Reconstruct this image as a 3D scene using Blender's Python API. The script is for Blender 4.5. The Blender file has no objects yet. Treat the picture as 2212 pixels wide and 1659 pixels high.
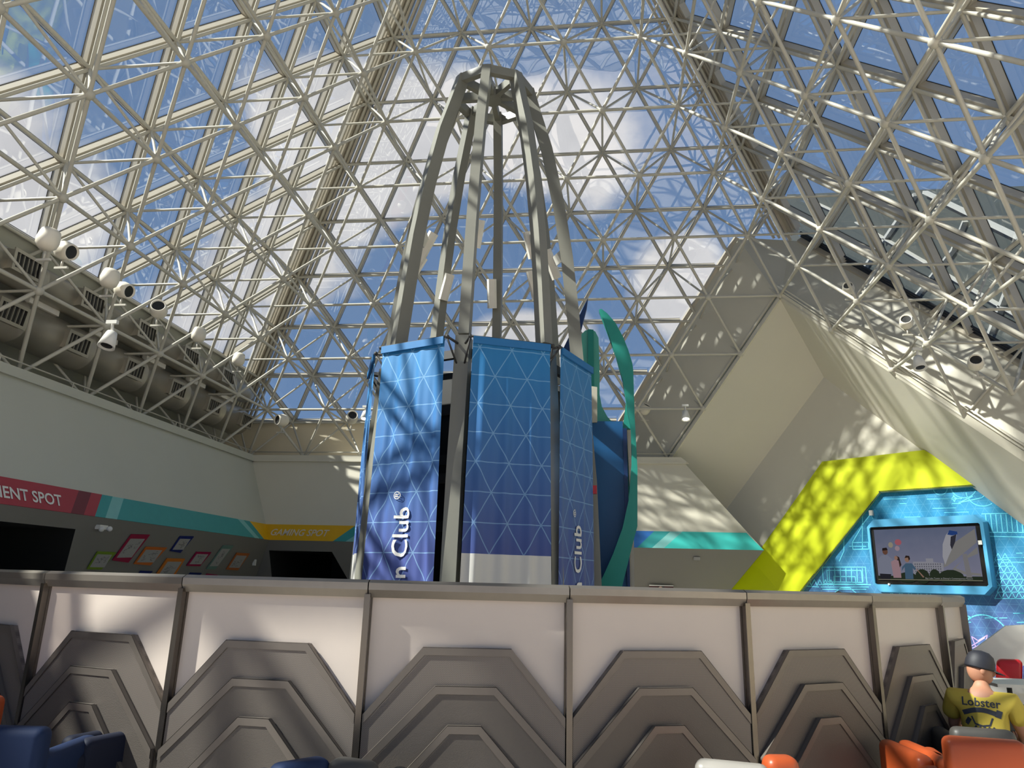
import bpy, bmesh, math, random
from mathutils import Vector, Matrix, Euler
from mathutils.geometry import tessellate_polygon
random.seed(7)
D = bpy.data
S = bpy.context.scene
COL = S.collection
R2 = math.sqrt(2)
A = 1.75                       # truss module
ZA = 19.816                    # apex height
V3 = lambda *p: Vector(p)

# ------------------------------------------------------------------ camera
CAM = Vector((.967099*A, -6.41792*A, 1.6))
pitch, roll, yaw, FPX = .269331, .0274253, .1290284, 1551.19
Fw = Vector((-math.sin(yaw)*math.cos(pitch), math.cos(yaw)*math.cos(pitch), math.sin(pitch)))
Rt = Vector((math.cos(yaw), math.sin(yaw), 0)); Up = Rt.cross(Fw)
cr, sr = math.cos(roll), math.sin(roll)
def ray(x, y):
    X, Y = x-1106, y-829.5
    xx, yy = cr*X+sr*Y, -sr*X+cr*Y
    return (Fw*FPX+Rt*xx-Up*yy).normalized()
def pl(x, y, P0, n):
    d = ray(x, y); n = Vector(n)
    return CAM+d*(((Vector(P0)-CAM).dot(n))/d.dot(n))
def at(x, y, ax, val):
    d = ray(x, y); return CAM+d*((val-CAM[ax])/d[ax])
def pd(x, y, dist): return CAM+ray(x, y)*dist
def proj(P):
    v = Vector(P)-CAM; w = v.dot(Fw)
    if w < .1: return (9e9, 9e9, w)
    X, Y = FPX*v.dot(Rt)/w, -FPX*v.dot(Up)/w
    return (1106+cr*X-sr*Y, 829.5+sr*X+cr*Y, w)
cam = D.cameras.new('camera'); co = D.objects.new('camera', cam); COL.objects.link(co)
cam.sensor_width = 36; cam.lens = FPX/2212*36; cam.clip_end = 500; cam.clip_start = .05
rr = Rt*cr+Up*(-sr)*(-1)*(-1)
# image x axis in world = Rt*cr - Up*... ; derive from rays
dx = (ray(1206, 829.5)/ray(1206, 829.5).dot(Fw)-Fw).normalized()
dy = -dx.cross(Fw); dy = dx.cross(Fw)
M = Matrix((dx, dy, -Fw)).transposed().to_4x4()
co.matrix_world = Matrix.Translation(CAM) @ M
S.camera = co

# ------------------------------------------------------------------ materials
def nt(name):
    m = D.materials.new(name); m.use_nodes = True
    t = m.node_tree; t.nodes.clear(); return m, t
def N(t, typ, **kw):
    n = t.nodes.new(typ)
    for k, v in kw.items():
        if k.startswith('i_'):
            n.inputs[k[2:].replace('_', ' ')].default_value = v
        else: setattr(n, k, v)
    return n
def MA(t, op, a, b=None, c=None, clamp=False):
    n = t.nodes.new('ShaderNodeMath'); n.operation = op; n.use_clamp = clamp
    for i, v in enumerate((a, b, c)):
        if v is None: continue
        if isinstance(v, (int, float)): n.inputs[i].default_value = v
        else: t.links.new(v, n.inputs[i])
    return n.outputs[0]
def MX(t, f, a, b):
    n = t.nodes.new('ShaderNodeMix'); n.data_type = 'RGBA'
    for i, v in ((0, f), (6, a), (7, b)):
        if isinstance(v, (int, float)): n.inputs[i].default_value = v
        elif isinstance(v, tuple): n.inputs[i].default_value = (*v[:3], 1)
        else: t.links.new(v, n.inputs[i])
    return n.outputs[2]
def mat(name, col, rough=.55, metal=0., var=.06, scale=6., bump=0., bscale=80., spec=.5, coat=0.):
    m, t = nt(name)
    b = N(t, 'ShaderNodeBsdfPrincipled'); o = N(t, 'ShaderNodeOutputMaterial'); t.links.new(b.outputs[0], o.inputs[0])
    tc = N(t, 'ShaderNodeTexCoord'); no = N(t, 'ShaderNodeTexNoise'); no.inputs['Scale'].default_value = scale; no.inputs['Detail'].default_value = 3
    t.links.new(tc.outputs['Object'], no.inputs['Vector'])
    f = MA(t, 'MULTIPLY_ADD', no.outputs[0], 2*var, 1-var)
    mx = N(t, 'ShaderNodeVectorMath', operation='SCALE'); mx.inputs[0].default_value = col[:3]; t.links.new(f, mx.inputs['Scale'])
    t.links.new(mx.outputs[0], b.inputs['Base Color'])
    b.inputs['Roughness'].default_value = rough; b.inputs['Metallic'].default_value = metal
    b.inputs['Specular IOR Level'].default_value = spec; b.inputs['Coat Weight'].default_value = coat
    if bump:
        n2 = N(t, 'ShaderNodeTexNoise'); n2.inputs['Scale'].default_value = bscale; t.links.new(tc.outputs['Object'], n2.inputs['Vector'])
        bp = N(t, 'ShaderNodeBump'); bp.inputs['Strength'].default_value = bump; bp.inputs['Distance'].default_value = .01
        t.links.new(n2.outputs[0], bp.inputs['Height']); t.links.new(bp.outputs[0], b.inputs['Normal'])
    m['bsdf'] = b.name
    return m
def emit(name, col, s):
    m, t = nt(name); e = N(t, 'ShaderNodeEmission'); e.inputs[0].default_value = (*col, 1); e.inputs[1].default_value = s
    o = N(t, 'ShaderNodeOutputMaterial'); t.links.new(e.outputs[0], o.inputs[0]); return m
def tri_mask(t, u, v, h, w):
    """1 on the lines of an equilateral triangle grid of row height h"""
    outs = []
    c, s = math.cos(math.pi/3), math.sin(math.pi/3)
    for (p, q) in ((0, 1), (s, c), (s, -c)):
        d = MA(t, 'ADD', MA(t, 'MULTIPLY', u, p/h), MA(t, 'MULTIPLY', v, q/h))
        fr = MA(t, 'ABSOLUTE', MA(t, 'SUBTRACT', MA(t, 'FRACT', d), .5))
        outs.append(MA(t, 'GREATER_THAN', fr, .5-w/h))
    return MA(t, 'MAXIMUM', MA(t, 'MAXIMUM', outs[0], outs[1]), outs[2])

WHITE = mat('frame_paint', (.54, .51, .43), .42, var=.04)
MULL = mat('mullion_paint', (.5, .45, .36), .45, var=.05)
GASK = mat('gasket', (.02, .02, .02), .6)
WALL = mat('wall_paint', (.66, .62, .51), .7, var=.03, scale=1.2, bump=.05)
WALLL = mat('wall_paint_shaded', (.5, .5, .43), .6, var=.05, scale=.7, bump=.04)  # off-white wall paint, with the left side's greenish shade put into the colour
SILLW = mat('sill_paint', (.78, .68, .5), .7, var=.05, scale=1.5)
GREYW = mat('grey_wall_paint', (.2, .19, .17), .6, var=.05, scale=1.)
DARK = mat('dark_opening', (.012, .012, .011), .7)  # darkness of the unlit corridors put into the colour
LIME = mat('lime_paint', (.56, .62, .0), .6, var=.03, scale=2)
DGREEN = mat('edge_shade_green', (.01, .06, .06), .5)  # shading of the lime slab's edge, as a colour
RED = mat('sign_red', (.38, .03, .045), .5); REDD = mat('sign_dark_red', (.16, .015, .025), .5)
TEAL = mat('sign_teal', (.03, .3, .3), .5); TEALL = mat('sign_light_teal', (.2, .5, .48), .5)
TEAL2 = mat('sign_bright_teal', (.05, .55, .5), .5)
YEL = mat('sign_yellow', (.75, .42, .0), .5); SBLUE = mat('sign_blue', (.03, .16, .5), .5)
LET = mat('lettering_white', (.75, .73, .68), .5); LETY = mat('lettering_cream', (.7, .62, .5), .5)
STEEL = mat('brushed_steel', (.27, .24, .205), .38, .7, var=.08, scale=12)
STEEL2 = mat('brushed_steel_dark', (.165, .142, .122), .4, .5, var=.06, scale=12)
CPANEL = mat('counter_white_panel', (.58, .50, .44), .3, var=.02, bump=.02)
DUCT = mat('galvanised_duct', (.40, .37, .31), .38, .6, var=.16, scale=2.5)
DUCTD = mat('vent_dark', (.03, .03, .028), .6)
CAN = mat('can_cream', (.78, .72, .6), .5)
RIB = mat('tower_grey_green', (.205, .2, .168), .42, var=.05)
POSTM = mat('polished_post_steel', (.16, .14, .12), .25, .9, var=.05)
BLACK = mat('black_matte', (.012, .012, .012), .5)
CHAR = mat('charcoal', (.035, .034, .034), .6)
SPK = mat('speaker_cream', (.8, .76, .68), .5)
GREEN = mat('sculpture_green', (.012, .24, .19), .45, var=.05); GREEN2 = mat('sculpture_light_green', (.1, .42, .33), .45)
NAVY = mat('sculpture_navy', (.01, .035, .13), .4); PBLUE = mat('kiosk_blue', (.008, .085, .23), .4)
PALE = mat('kiosk_pale', (.45, .42, .34), .6)
ALARM = mat('alarm_red', (.4, .01, .015), .4)
LBLUE = mat('frame_light_blue', (.08, .33, .56), .35, var=.04)
GLOSSB = mat('screen_bezel', (.012, .011, .01), .25)
BLUEV = mat('blue_vinyl', (.005, .017, .06), .7, spec=.3); NAVYV = mat('navy_vinyl', (.004, .007, .022), .7, spec=.3)
ORGV = mat('orange_vinyl', (.38, .065, .015), .4); GRYV = mat('grey_vinyl', (.05, .047, .042), .5)
REDV = mat('red_vinyl', (.5, .015, .02), .4); SILV = mat('silver_vinyl', (.3, .28, .25), .35)
SKIN = mat('skin', (.42, .2, .12), .55, var=.05); HAIR = mat('hair_dark', (.02, .014, .01), .6)
SHIRT = mat('shirt_yellow', (.5, .38, .05), .8, bump=.2, bscale=12); NAVC = mat('cap_black', (.012, .013, .02), .6)
WHT = mat('white_plastic', (.7, .68, .62), .4)
FLOOR = mat('floor_tile', (.5, .45, .39), .35, var=.15, scale=3)
BULB = emit('bulb', (1, .95, .85), 25)
DENIM = mat('denim', (.05, .07, .12), .8)

def steelperf():
    m, t = nt('perforated_steel')
    b = N(t, 'ShaderNodeBsdfPrincipled'); o = N(t, 'ShaderNodeOutputMaterial'); t.links.new(b.outputs[0], o.inputs[0])
    tc = N(t, 'ShaderNodeTexCoord'); sp = N(t, 'ShaderNodeSeparateXYZ'); t.links.new(tc.outputs['Object'], sp.inputs[0])
    k = 2*math.pi/.011
    a = MA(t, 'SINE', MA(t, 'MULTIPLY', sp.outputs[0], k)); c = MA(t, 'SINE', MA(t, 'MULTIPLY', sp.outputs[2], k))
    f = MA(t, 'GREATER_THAN', MA(t, 'MULTIPLY', a, c), .25)
    t.links.new(MX(t, f, (.21, .18, .157), (.07, .06, .052)), b.inputs['Base Color'])
    b.inputs['Metallic'].default_value = .35; b.inputs['Roughness'].default_value = .45
    return m
PERF = steelperf()
MESHM = mat('fine_metal_mesh', (.125, .107, .092), .45, .4, var=.12, scale=2.5, bump=.25, bscale=220)

def banner_mat():
    m, t = nt('banner_print')
    b = N(t, 'ShaderNodeBsdfPrincipled'); o = N(t, 'ShaderNodeOutputMaterial'); t.links.new(b.outputs[0], o.inputs[0])
    tc = N(t, 'ShaderNodeTexCoord'); sp = N(t, 'ShaderNodeSeparateXYZ'); t.links.new(tc.outputs['Object'], sp.inputs[0])
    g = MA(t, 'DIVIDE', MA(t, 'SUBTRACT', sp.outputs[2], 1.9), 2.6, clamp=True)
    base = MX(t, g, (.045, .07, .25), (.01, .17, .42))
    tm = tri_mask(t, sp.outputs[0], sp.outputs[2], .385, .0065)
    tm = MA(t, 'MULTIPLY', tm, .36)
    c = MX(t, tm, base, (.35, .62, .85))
    w = MA(t, 'LESS_THAN', sp.outputs[2], 1.93)
    gm = N(t, 'ShaderNodeObjectInfo')
    w = MA(t, 'MULTIPLY', w, gm.outputs['Color'])
    c = MX(t, w, c, (.6, .58, .54))
    t.links.new(c, b.inputs['Base Color']); b.inputs['Roughness'].default_value = .55
    b.inputs['Sheen Weight'].default_value = .1
    return m
BANN = banner_mat()

def mural_mat():
    m, t = nt('mural_print')
    b = N(t, 'ShaderNodeBsdfPrincipled'); o = N(t, 'ShaderNodeOutputMaterial'); t.links.new(b.outputs[0], o.inputs[0])
    tc = N(t, 'ShaderNodeTexCoord'); sp = N(t, 'ShaderNodeSeparateXYZ'); t.links.new(tc.outputs['Object'], sp.inputs[0])
    g = MA(t, 'DIVIDE', MA(t, 'SUBTRACT', sp.outputs[2], .6), 2.2, clamp=True)
    base = MX(t, g, (.065, .06, .22), (.012, .2, .38))
    no = N(t, 'ShaderNodeTexNoise'); no.inputs['Scale'].default_value = 1.6; no.inputs['Detail'].default_value = 5; t.links.new(tc.outputs['Object'], no.inputs[0])
    base = MX(t, MA(t, 'MULTIPLY', MA(t, 'SUBTRACT', no.outputs[0], .4, clamp=True), 1.), base, (.04, .36, .58))
    tm = tri_mask(t, sp.outputs[0], sp.outputs[2], .16, .004)
    c = MX(t, MA(t, 'MULTIPLY', tm, .2), base, (.25, .6, .8))
    t.links.new(c, b.inputs['Base Color']); b.inputs['Roughness'].default_value = .5
    return m
MURAL = mural_mat(); MLINE = mat('mural_line', (.14, .66, .85), .5); MPINK = mat('mural_line_violet', (.55, .4, .75), .5)

def glass_mat():
    m, t = nt('window_glass')
    tr = N(t, 'ShaderNodeBsdfTransparent'); tr.inputs[0].default_value = (.86, .92, .95, 1)
    gl = N(t, 'ShaderNodeBsdfGlossy'); gl.inputs['Roughness'].default_value = .0; gl.inputs[0].default_value = (.95, .97, 1, 1)
    ge = N(t, 'ShaderNodeNewGeometry'); vm = N(t, 'ShaderNodeVectorMath', operation='DOT_PRODUCT')
    tc = N(t, 'ShaderNodeTexCoord'); no = N(t, 'ShaderNodeTexNoise'); no.inputs['Scale'].default_value = .9; no.inputs['Detail'].default_value = 1
    t.links.new(tc.outputs['Object'], no.inputs[0])
    bp = N(t, 'ShaderNodeBump'); bp.inputs['Strength'].default_value = .6; bp.inputs['Distance'].default_value = .02; t.links.new(no.outputs[0], bp.inputs['Height'])
    t.links.new(bp.outputs[0], gl.inputs['Normal'])
    t.links.new(ge.outputs['Normal'], vm.inputs[0]); t.links.new(ge.outputs['Incoming'], vm.inputs[1])
    c = MA(t, 'SUBTRACT', 1, MA(t, 'ABSOLUTE', vm.outputs['Value']))
    f = MA(t, 'MULTIPLY_ADD', MA(t, 'POWER', c, 4), .7, .16, clamp=True)
    mx = N(t, 'ShaderNodeMixShader'); t.links.new(f, mx.inputs[0]); t.links.new(tr.outputs[0], mx.inputs[1]); t.links.new(gl.outputs[0], mx.inputs[2])
    o = N(t, 'ShaderNodeOutputMaterial'); t.links.new(mx.outputs[0], o.inputs[0]); return m
GLASS = glass_mat()

# ------------------------------------------------------------------ object helpers
class MB:
    def __init__(s): s.v = []; s.f = []; s.sm = []
    def add(s, vs, fs, smooth=False):
        o = len(s.v); s.v += [tuple(v) for v in vs]; s.f += [tuple(i+o for i in f) for f in fs]; s.sm += [smooth]*len(fs); return s
    def box(s, c, sx, sy, sz, R=None):
        R = R or Matrix.Identity(3); c = Vector(c)
        vs = [c+R@Vector((i*sx/2, j*sy/2, k*sz/2)) for i in (-1, 1) for j in (-1, 1) for k in (-1, 1)]
        return s.add(vs, [(0, 1, 3, 2), (4, 6, 7, 5), (0, 4, 5, 1), (2, 3, 7, 6), (0, 2, 6, 4), (1, 5, 7, 3)])
    def beam(s, p, q, w, d, n):
        """bar from p to q, w wide across, d deep along n"""
        p, q, n = Vector(p), Vector(q), Vector(n).normalized(); ax = (q-p).normalized(); t = ax.cross(n).normalized(); n = t.cross(ax)
        vs = [P+t*(i*w/2)+n*(j*d/2) for P in (p, q) for (i, j) in ((-1, -1), (1, -1), (1, 1), (-1, 1))]
        return s.add(vs, [(3, 2, 1, 0), (4, 5, 6, 7), (0, 1, 5, 4), (1, 2, 6, 5), (2, 3, 7, 6), (3, 0, 4, 7)])
    def tube(s, p, q, r, n=8, r2=None, caps=True):
        p, q = Vector(p), Vector(q); ax = (q-p).normalized(); u = ax.orthogonal().normalized(); w = ax.cross(u); r2 = r if r2 is None else r2
        vs = [P+(u*math.cos(2*math.pi*i/n)+w*math.sin(2*math.pi*i/n))*R for P, R in ((p, r), (q, r2)) for i in range(n)]
        s.add(vs, [(i, (i+1) % n, n+(i+1) % n, n+i) for i in range(n)], True)
        if caps:
            s.add(vs[:n], [tuple(range(n))[::-1]]); s.add(vs[n:], [tuple(range(n))])
        return s
    def path(s, pts, r, n=6):
        for i in range(len(pts)-1): s.tube(pts[i], pts[i+1], r, n, caps=True)
        return s
    def ball(s, c, r, nu=12, nv=8, sc=(1, 1, 1), R=None):
        c = Vector(c); R = R or Matrix.Identity(3); vs = [c+R@Vector((0, 0, r*sc[2]))]
        for j in range(1, nv):
            th = math.pi*j/nv
            for i in range(nu):
                ph = 2*math.pi*i/nu; vs.append(c+R@Vector((r*sc[0]*math.sin(th)*math.cos(ph), r*sc[1]*math.sin(th)*math.sin(ph), r*sc[2]*math.cos(th))))
        vs.append(c+R@Vector((0, 0, -r*sc[2]))); L = len(vs)-1
        fs = [(0, 1+i, 1+(i+1) % nu) for i in range(nu)]
        for j in range(nv-2):
            a = 1+j*nu
            fs += [(a+i, a+nu+i, a+nu+(i+1) % nu, a+(i+1) % nu) for i in range(nu)]
        a = 1+(nv-2)*nu; fs += [(L, a+(i+1) % nu, a+i) for i in range(nu)]
        return s.add(vs, fs, True)
    def prism(s, pts, off):
        """flat polygon (3-D points, coplanar) pushed by vector off; handles concave outlines"""
        pts = [Vector(p) for p in pts]; off = Vector(off); n = len(pts)
        tris = tessellate_polygon([pts])
        s.add(pts+[p+off for p in pts], [tuple(t) for t in tris]+[tuple(n+i for i in t[::-1]) for t in tris]+[(i, (i+1) % n, n+(i+1) % n, n+i) for i in range(n)])
        return s
    def poly(s, *loops):
        loops = [[Vector(p) for p in l] for l in loops]; tris = tessellate_polygon(loops)
        return s.add([p for l in loops for p in l], [tuple(t) for t in tris])
    def lathe(s, c, prof, n=16, R=None, smooth=True):
        R = R or Matrix.Identity(3); c = Vector(c); vs = [c+R@Vector((r*math.cos(2*math.pi*i/n), r*math.sin(2*math.pi*i/n), z)) for r, z in prof for i in range(n)]
        return s.add(vs, [(j*n+i, j*n+(i+1) % n, (j+1)*n+(i+1) % n, (j+1)*n+i) for j in range(len(prof)-1) for i in range(n)], smooth)
    def strip(s, pts, w, n, off=.0):
        """flat ribbon of width w along pts, lying in the plane of normal n"""
        n = Vector(n).normalized(); pts = [Vector(p)+n*off for p in pts]
        for i in range(len(pts)-1):
            d = pts[i+1]-pts[i]
            if d.length < 1e-6: continue
            ax = d.normalized(); t = ax.cross(n)*w/2; e = ax*w*.3
            s.add([pts[i]-t-e, pts[i]+t-e, pts[i+1]+t+e, pts[i+1]-t+e], [(0, 1, 2, 3)])
        return s
    def build(s, name, m, parent=None, org=None, fixn=True):
        me = D.meshes.new(name); org = Vector(org) if org is not None else Vector((0, 0, 0))
        me.from_pydata([Vector(v)-org for v in s.v], [], s.f); me.materials.append(m)
        for p, k in zip(me.polygons, s.sm): p.use_smooth = k
        if fixn:
            bm = bmesh.new(); bm.from_mesh(me); bmesh.ops.remove_doubles(bm, verts=bm.verts, dist=1e-5); bmesh.ops.recalc_face_normals(bm, faces=bm.faces); bm.to_mesh(me); bm.free()
        me.update()
        o = D.objects.new(name, me); COL.objects.link(o); o.location = org
        if parent is not None: 
            pw = Vector((0, 0, 0)); q = parent
            while q is not None: pw = pw+q.location; q = q.parent
            o.parent = parent; o.location = org-pw
        return o
def thing(name, label, cat, loc=(0, 0, 0), group=None):
    o = D.objects.new(name, None); COL.objects.link(o); o.location = loc; o.empty_display_size = .2
    return tag(o, label, cat, group)
def tag(o, label=None, cat=None, group=None, kind=None):
    if label: o['label'] = label
    if cat: o['category'] = cat
    if group: o['group'] = group
    if kind: o['kind'] = kind
    return o
def struct(name, mb, m, parent=None, label=None, fixn=True):
    o = mb.build(name, m, parent, fixn=fixn)
    if parent is None: o['kind'] = 'structure'
    if label: o['label'] = label
    return o
def bevel(o, w=.02, seg=3):
    b = o.modifiers.new('bevel', 'BEVEL'); b.width = w; b.segments = seg; b.limit_method = 'ANGLE'
    for p in o.data.polygons: p.use_smooth = True
    return o
def text(name, body, size, m, parent, X, Y, org, shear=0, thick=0., align='LEFT', bold=0.):
    """flat lettering: X = writing direction, Y = up direction, org = baseline start"""
    cu = D.curves.new(name, 'FONT'); cu.body = body; cu.size = size; cu.shear = shear; cu.extrude = thick; cu.offset = bold; cu.align_x = align; cu.resolution_u = 3
    t = D.objects.new(name, cu); COL.objects.link(t)
    dg = bpy.context.evaluated_depsgraph_get(); me = D.meshes.new_from_object(t.evaluated_get(dg)); D.objects.remove(t)
    me.materials.clear(); me.materials.append(m)
    X, Y = Vector(X).normalized(), Vector(Y).normalized(); Z = X.cross(Y)
    Mx = Matrix((X, Y, Z)).transposed().to_4x4(); Mx.translation = Vector(org)
    if parent is not None: Mx.translation = Vector(org)-parent.location
    me.transform(Mx); o = D.objects.new(name, me); COL.objects.link(o)
    if parent is not None: o.parent = parent
    return o

# ------------------------------------------------------------------ FCC truss
def inner(m, i, j): return Vector(((-m/2+i)*A, (m/2-j)*A, ZA-(m+2)*A/R2))
def outer(k, i, j): return Vector(((-k/2+i)*A, (k/2-j)*A, ZA-k*A/R2))
FACE = {'back': Matrix.Identity(3), 'left': Matrix.Rotation(math.pi/2, 3, 'Z'), 'right': Matrix.Rotation(-math.pi/2, 3, 'Z'), 'front': Matrix.Rotation(math.pi, 3, 'Z')}
CUT = 7*A+.02
def face_of(p):
    if abs(p.y) >= abs(p.x): return 'back' if p.y > 0 else 'front'
    return 'right' if p.x > 0 else 'left'
nodesI, nodesO = {}, {}
for f, Rf in FACE.items():
    for m in range(0, 11):
        for i in range(m+1):
            p = Rf@inner(m, i, 0)
            if p.x+p.y <= CUT: nodesI[tuple(round(c, 3) for c in p)] = p
    for k in range(0, 12):
        if k > 11 or (f in ('front',) and k > 10): continue
        for i in range(k+1):
            p = Rf@outer(k, i, 0)
            if p.x+p.y <= CUT: nodesO[tuple(round(c, 3) for c in p)] = p
allO, allI = list(nodesO.values()), list(nodesI.values())
struts = []
def lowfront(p, q): m = (p+q)/2; return m.y < -5.5 and m.z < 9.3
def onface(p, q, lvl):
    for Rf in FACE.values():
        a, b = Rf.inverted()@p, Rf.inverted()@q
        if abs(a.y*R2+a.z-lvl) < .01 and abs(b.y*R2+b.z-lvl) < .01: return True
    return False
for L, lvl, kind in ((allI, ZA-R2*A, 'i'), (allO, ZA, 'o')):
    for x in range(len(L)):
        for y in range(x+1, len(L)):
            d = (L[x]-L[y]).length
            if abs(d-A) < .01 and onface(L[x], L[y], lvl):
                if kind == 'i' and abs(L[x].z-L[y].z) < .01 and L[x].z < 5.0: continue
                struts.append((L[x], L[y], kind)) if not lowfront(L[x], L[y]) else None
for p in allI:
    for q in allO:
        if abs((p-q).length-A) < .01 and not lowfront(p, q): struts.append((p, q, 'w'))
unit = MB(); unit.tube((0, 0, 0), (0, 0, 1), 1, 8, caps=False)
frames = {}
def vis(p):
    x, y, w = proj(p)
    if -60 < x < 2272 and -60 < y < 1000: return 1./w
    return 1e-3/max(abs(w), 1)
FLAB = {'left': 'cream tubular space frame under the left sloping glass, above the metal ducts',
        'back': 'cream tubular space frame under the far glass slope, straight behind the grey tower',
        'right': 'cream tubular space frame under the right sloping glass, above the dappled sunlit wall',
        'front': 'cream tubular space frame under the near glass slope, over the viewer'}
um = None; ub = None
for f in FACE:
    root = thing('space_frame', FLAB[f], 'roof truss', (0, 0, 0)); frames[f] = root
    ss = [s for s in struts if face_of((s[0]+s[1])/2) == f]
    ss.sort(key=lambda s: -vis((s[0]+s[1])/2)*(1.4 if s[2] == 'i' else 1))
    for n, (p, q, k) in enumerate(ss[:100]):
        if um is None:
            o = unit.build('strut', WHITE, fixn=False); um = o
            for pg in o.data.polygons: pg.use_smooth = True
        else: o = um.copy(); COL.objects.link(o)
        r = .036 if k != 'w' else .027
        d = q-p; Q = d.to_track_quat('Z', 'Y').to_matrix().to_4x4()
        o.parent = root; o.matrix_local = Matrix.Translation(p) @ Q @ Matrix.Diagonal((r, r, d.length, 1))
    rest = MB()
    for (p, q, k) in ss[100:]: rest.tube(p, q, .036 if k != 'w' else .027, 7, caps=False)
    if rest.v: tag(rest.build('strut', WHITE, root, fixn=False), kind='stuff')
    nn = [(p, .088) for p in allI if face_of(p) == f and p.z > 5.2 and not lowfront(p, p)]+[(p, .06) for p in allO if face_of(p) == f and not lowfront(p, p)]
    nn.sort(key=lambda s: -vis(s[0])*s[1])
    for p, r in nn[:100]:
        if ub is None: b = MB(); b.ball((0, 0, 0), 1, 12, 8); o = b.build('node_ball', WHITE, fixn=False); ub = o
        else: o = ub.copy(); COL.objects.link(o)
        o.parent = root; o.location = p; o.scale = (r, r, r)
    rest = MB()
    for p, r in nn[100:]: rest.ball(p, r, 8, 6)
    if rest.v: tag(rest.build('node_ball', WHITE, root, fixn=False), kind='stuff')

# ------------------------------------------------------------------ glazing
def clipseg(p, q, conds):
    t0, t1 = 0., 1.
    for n, d in conds:          # keep n.x <= d
        a, b = n.dot(p)-d, n.dot(q)-d
        if a > 0 and b > 0: return None
        if a > 0: t0 = max(t0, a/(a-b))
        elif b > 0: t1 = min(t1, a/(a-b))
    if t1-t0 < .01: return None
    return p+(q-p)*t0, p+(q-p)*t1
NOUT = Vector((0, R2, 1)).normalized()
WN = {'left': 'window_1', 'back': 'window_2', 'right': 'window_3', 'front': 'window_4'}
for f, Rf in FACE.items():
    n = Rf@NOUT; off = n*.15; K = {'left': 10, 'back': 11, 'right': 12, 'front': 12}[f]
    conds = []
    if f == 'back': conds = [(Vector((1, 1, 0)), 6.78*A)]
    if f == 'right': conds = [(Vector((1, 1, 0)), 7.6*A)]
    def P(x, y, k=None, g=.15):   # face coords in modules
        return Rf@Vector((x*A, y*A, ZA-2*y*A/R2))+n*g
    g = .24
    if f == 'back': pts = [P(0, 0, g=g), P(-5.5, 5.5, g=g), P(1.28, 5.5, g=g), P(3.02, 3.76, g=g), P(3.76, 3.76, g=g)]
    elif f == 'right': pts = [P(0, 0, g=g), P(-3.8, 3.8, g=g), P(-1.6, 6, g=g), P(6, 6, g=g)]
    else: pts = [P(0, 0, g=g), P(-K/2, K/2, g=g), P(K/2, K/2, g=g)]
    w = MB().add(pts, [tuple(range(len(pts)))]).build(WN[f], GLASS, fixn=False); w['kind'] = 'structure'
    lines = []
    for k in range(1, K+1): lines.append((P(-k/2, k/2), P(k/2, k/2)))
    for i in range(0, K): lines.append((P(-i/2+i, i/2), P(-K/2+i, K/2))); lines.append((P(-(i)/2, i/2), P(-i/2+(K-i)/2, K/2)))
    for (p, q) in lines:
        if f == 'back':
            # solid corner below z = 10.45 right of the cut
            c = clipseg(p, q, conds)
            c2 = clipseg(p, q, [(Vector((0, 0, -1)), -10.5), (Vector((-1, -1, 0)), -6.78*A)])
            cs = [c, c2]
        else: cs = [clipseg(p, q, conds)]
        for c in cs:
            if c is None: continue
            mu = MB(); mu.beam(c[0], c[1], .075, .15, n); mu.build('mullion', MULL, w, fixn=False)
            gk = MB(); gk.beam(c[0]+n*.08, c[1]+n*.08, .09, .012, n); gk.build('gasket', GASK, w, fixn=False)
# hip beams
for n_, (sx, sy) in enumerate(((-1, 1), (1, 1), (-1, -1), (1, -1))):
    tr = MB(); kb = 11 if sx < 0 else 7.55; 
    if sy < 0: kb = 8
    def H(k, du, dn, side):
        base = Vector((sx*k/2*A, sy*k/2*A, ZA-k*A/R2))
        if side: u = Vector((-sx, 0, 0)); nn_ = Vector((0, sy*R2, 1)).normalized()
        else: u = Vector((0, -sy, 0)); nn_ = Vector((sx*R2, 0, 1)).normalized()
        return base+u*du+nn_*dn, nn_
    for side in (0, 1):
        for du in (.10, .24, .38):
            a_, nn_ = H(.6, du, .14, side); b_, _ = H(kb, du, .14, side); tr.beam(a_, b_, .06, .16, nn_)
    tr.beam(Vector((sx*.3*A, sy*.3*A, ZA-.6*A/R2+.2)), Vector((sx*kb/2*A, sy*kb/2*A, ZA-kb*A/R2+.2)), .16, .1, (sx, sy, R2))
    struct('trim_%d' % (n_+1), tr, MULL)

# ------------------------------------------------------------------ shell: walls, ledges, floor
ZL = 4.97; YB = 8.42; XL = -8.42
zw = 2.55                        # bottom of the painted band
kb, kl = .15, .42
def bwP(x, z): return Vector((x, YB-kb*(4.83-z), z))
def lwP(y, z): return Vector((XL+kl*(4.83-z), y, z))
BWN = (0, 1, -kb); LWN = (-1, 0, -kl)
def onb(x, y): return pl(x, y, (0, YB, 4.83), BWN)
def onl(x, y): return pl(x, y, (XL, 0, 4.83), LWN)
cTop = Vector((XL, YB, 4.83)); cBot = Vector((XL+kl*(4.83-zw), YB-kb*(4.83-zw), zw))
eTop = onb(1481, 1003); eBot = onb(1650, 1189); eBot.z = zw; eBot.y = bwP(0, zw).y
mb = MB(); mb.prism([cTop, eTop, eBot, cBot], (0, .06, 0)); struct('wall_back_upper', mb, WALL)
mb = MB(); mb.prism([Vector((XL, -14, 4.83)), cTop, cBot, Vector((cBot.x, -14, zw))], (-.06, 0, 0)); struct('wall_left_upper', mb, WALLL)
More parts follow.
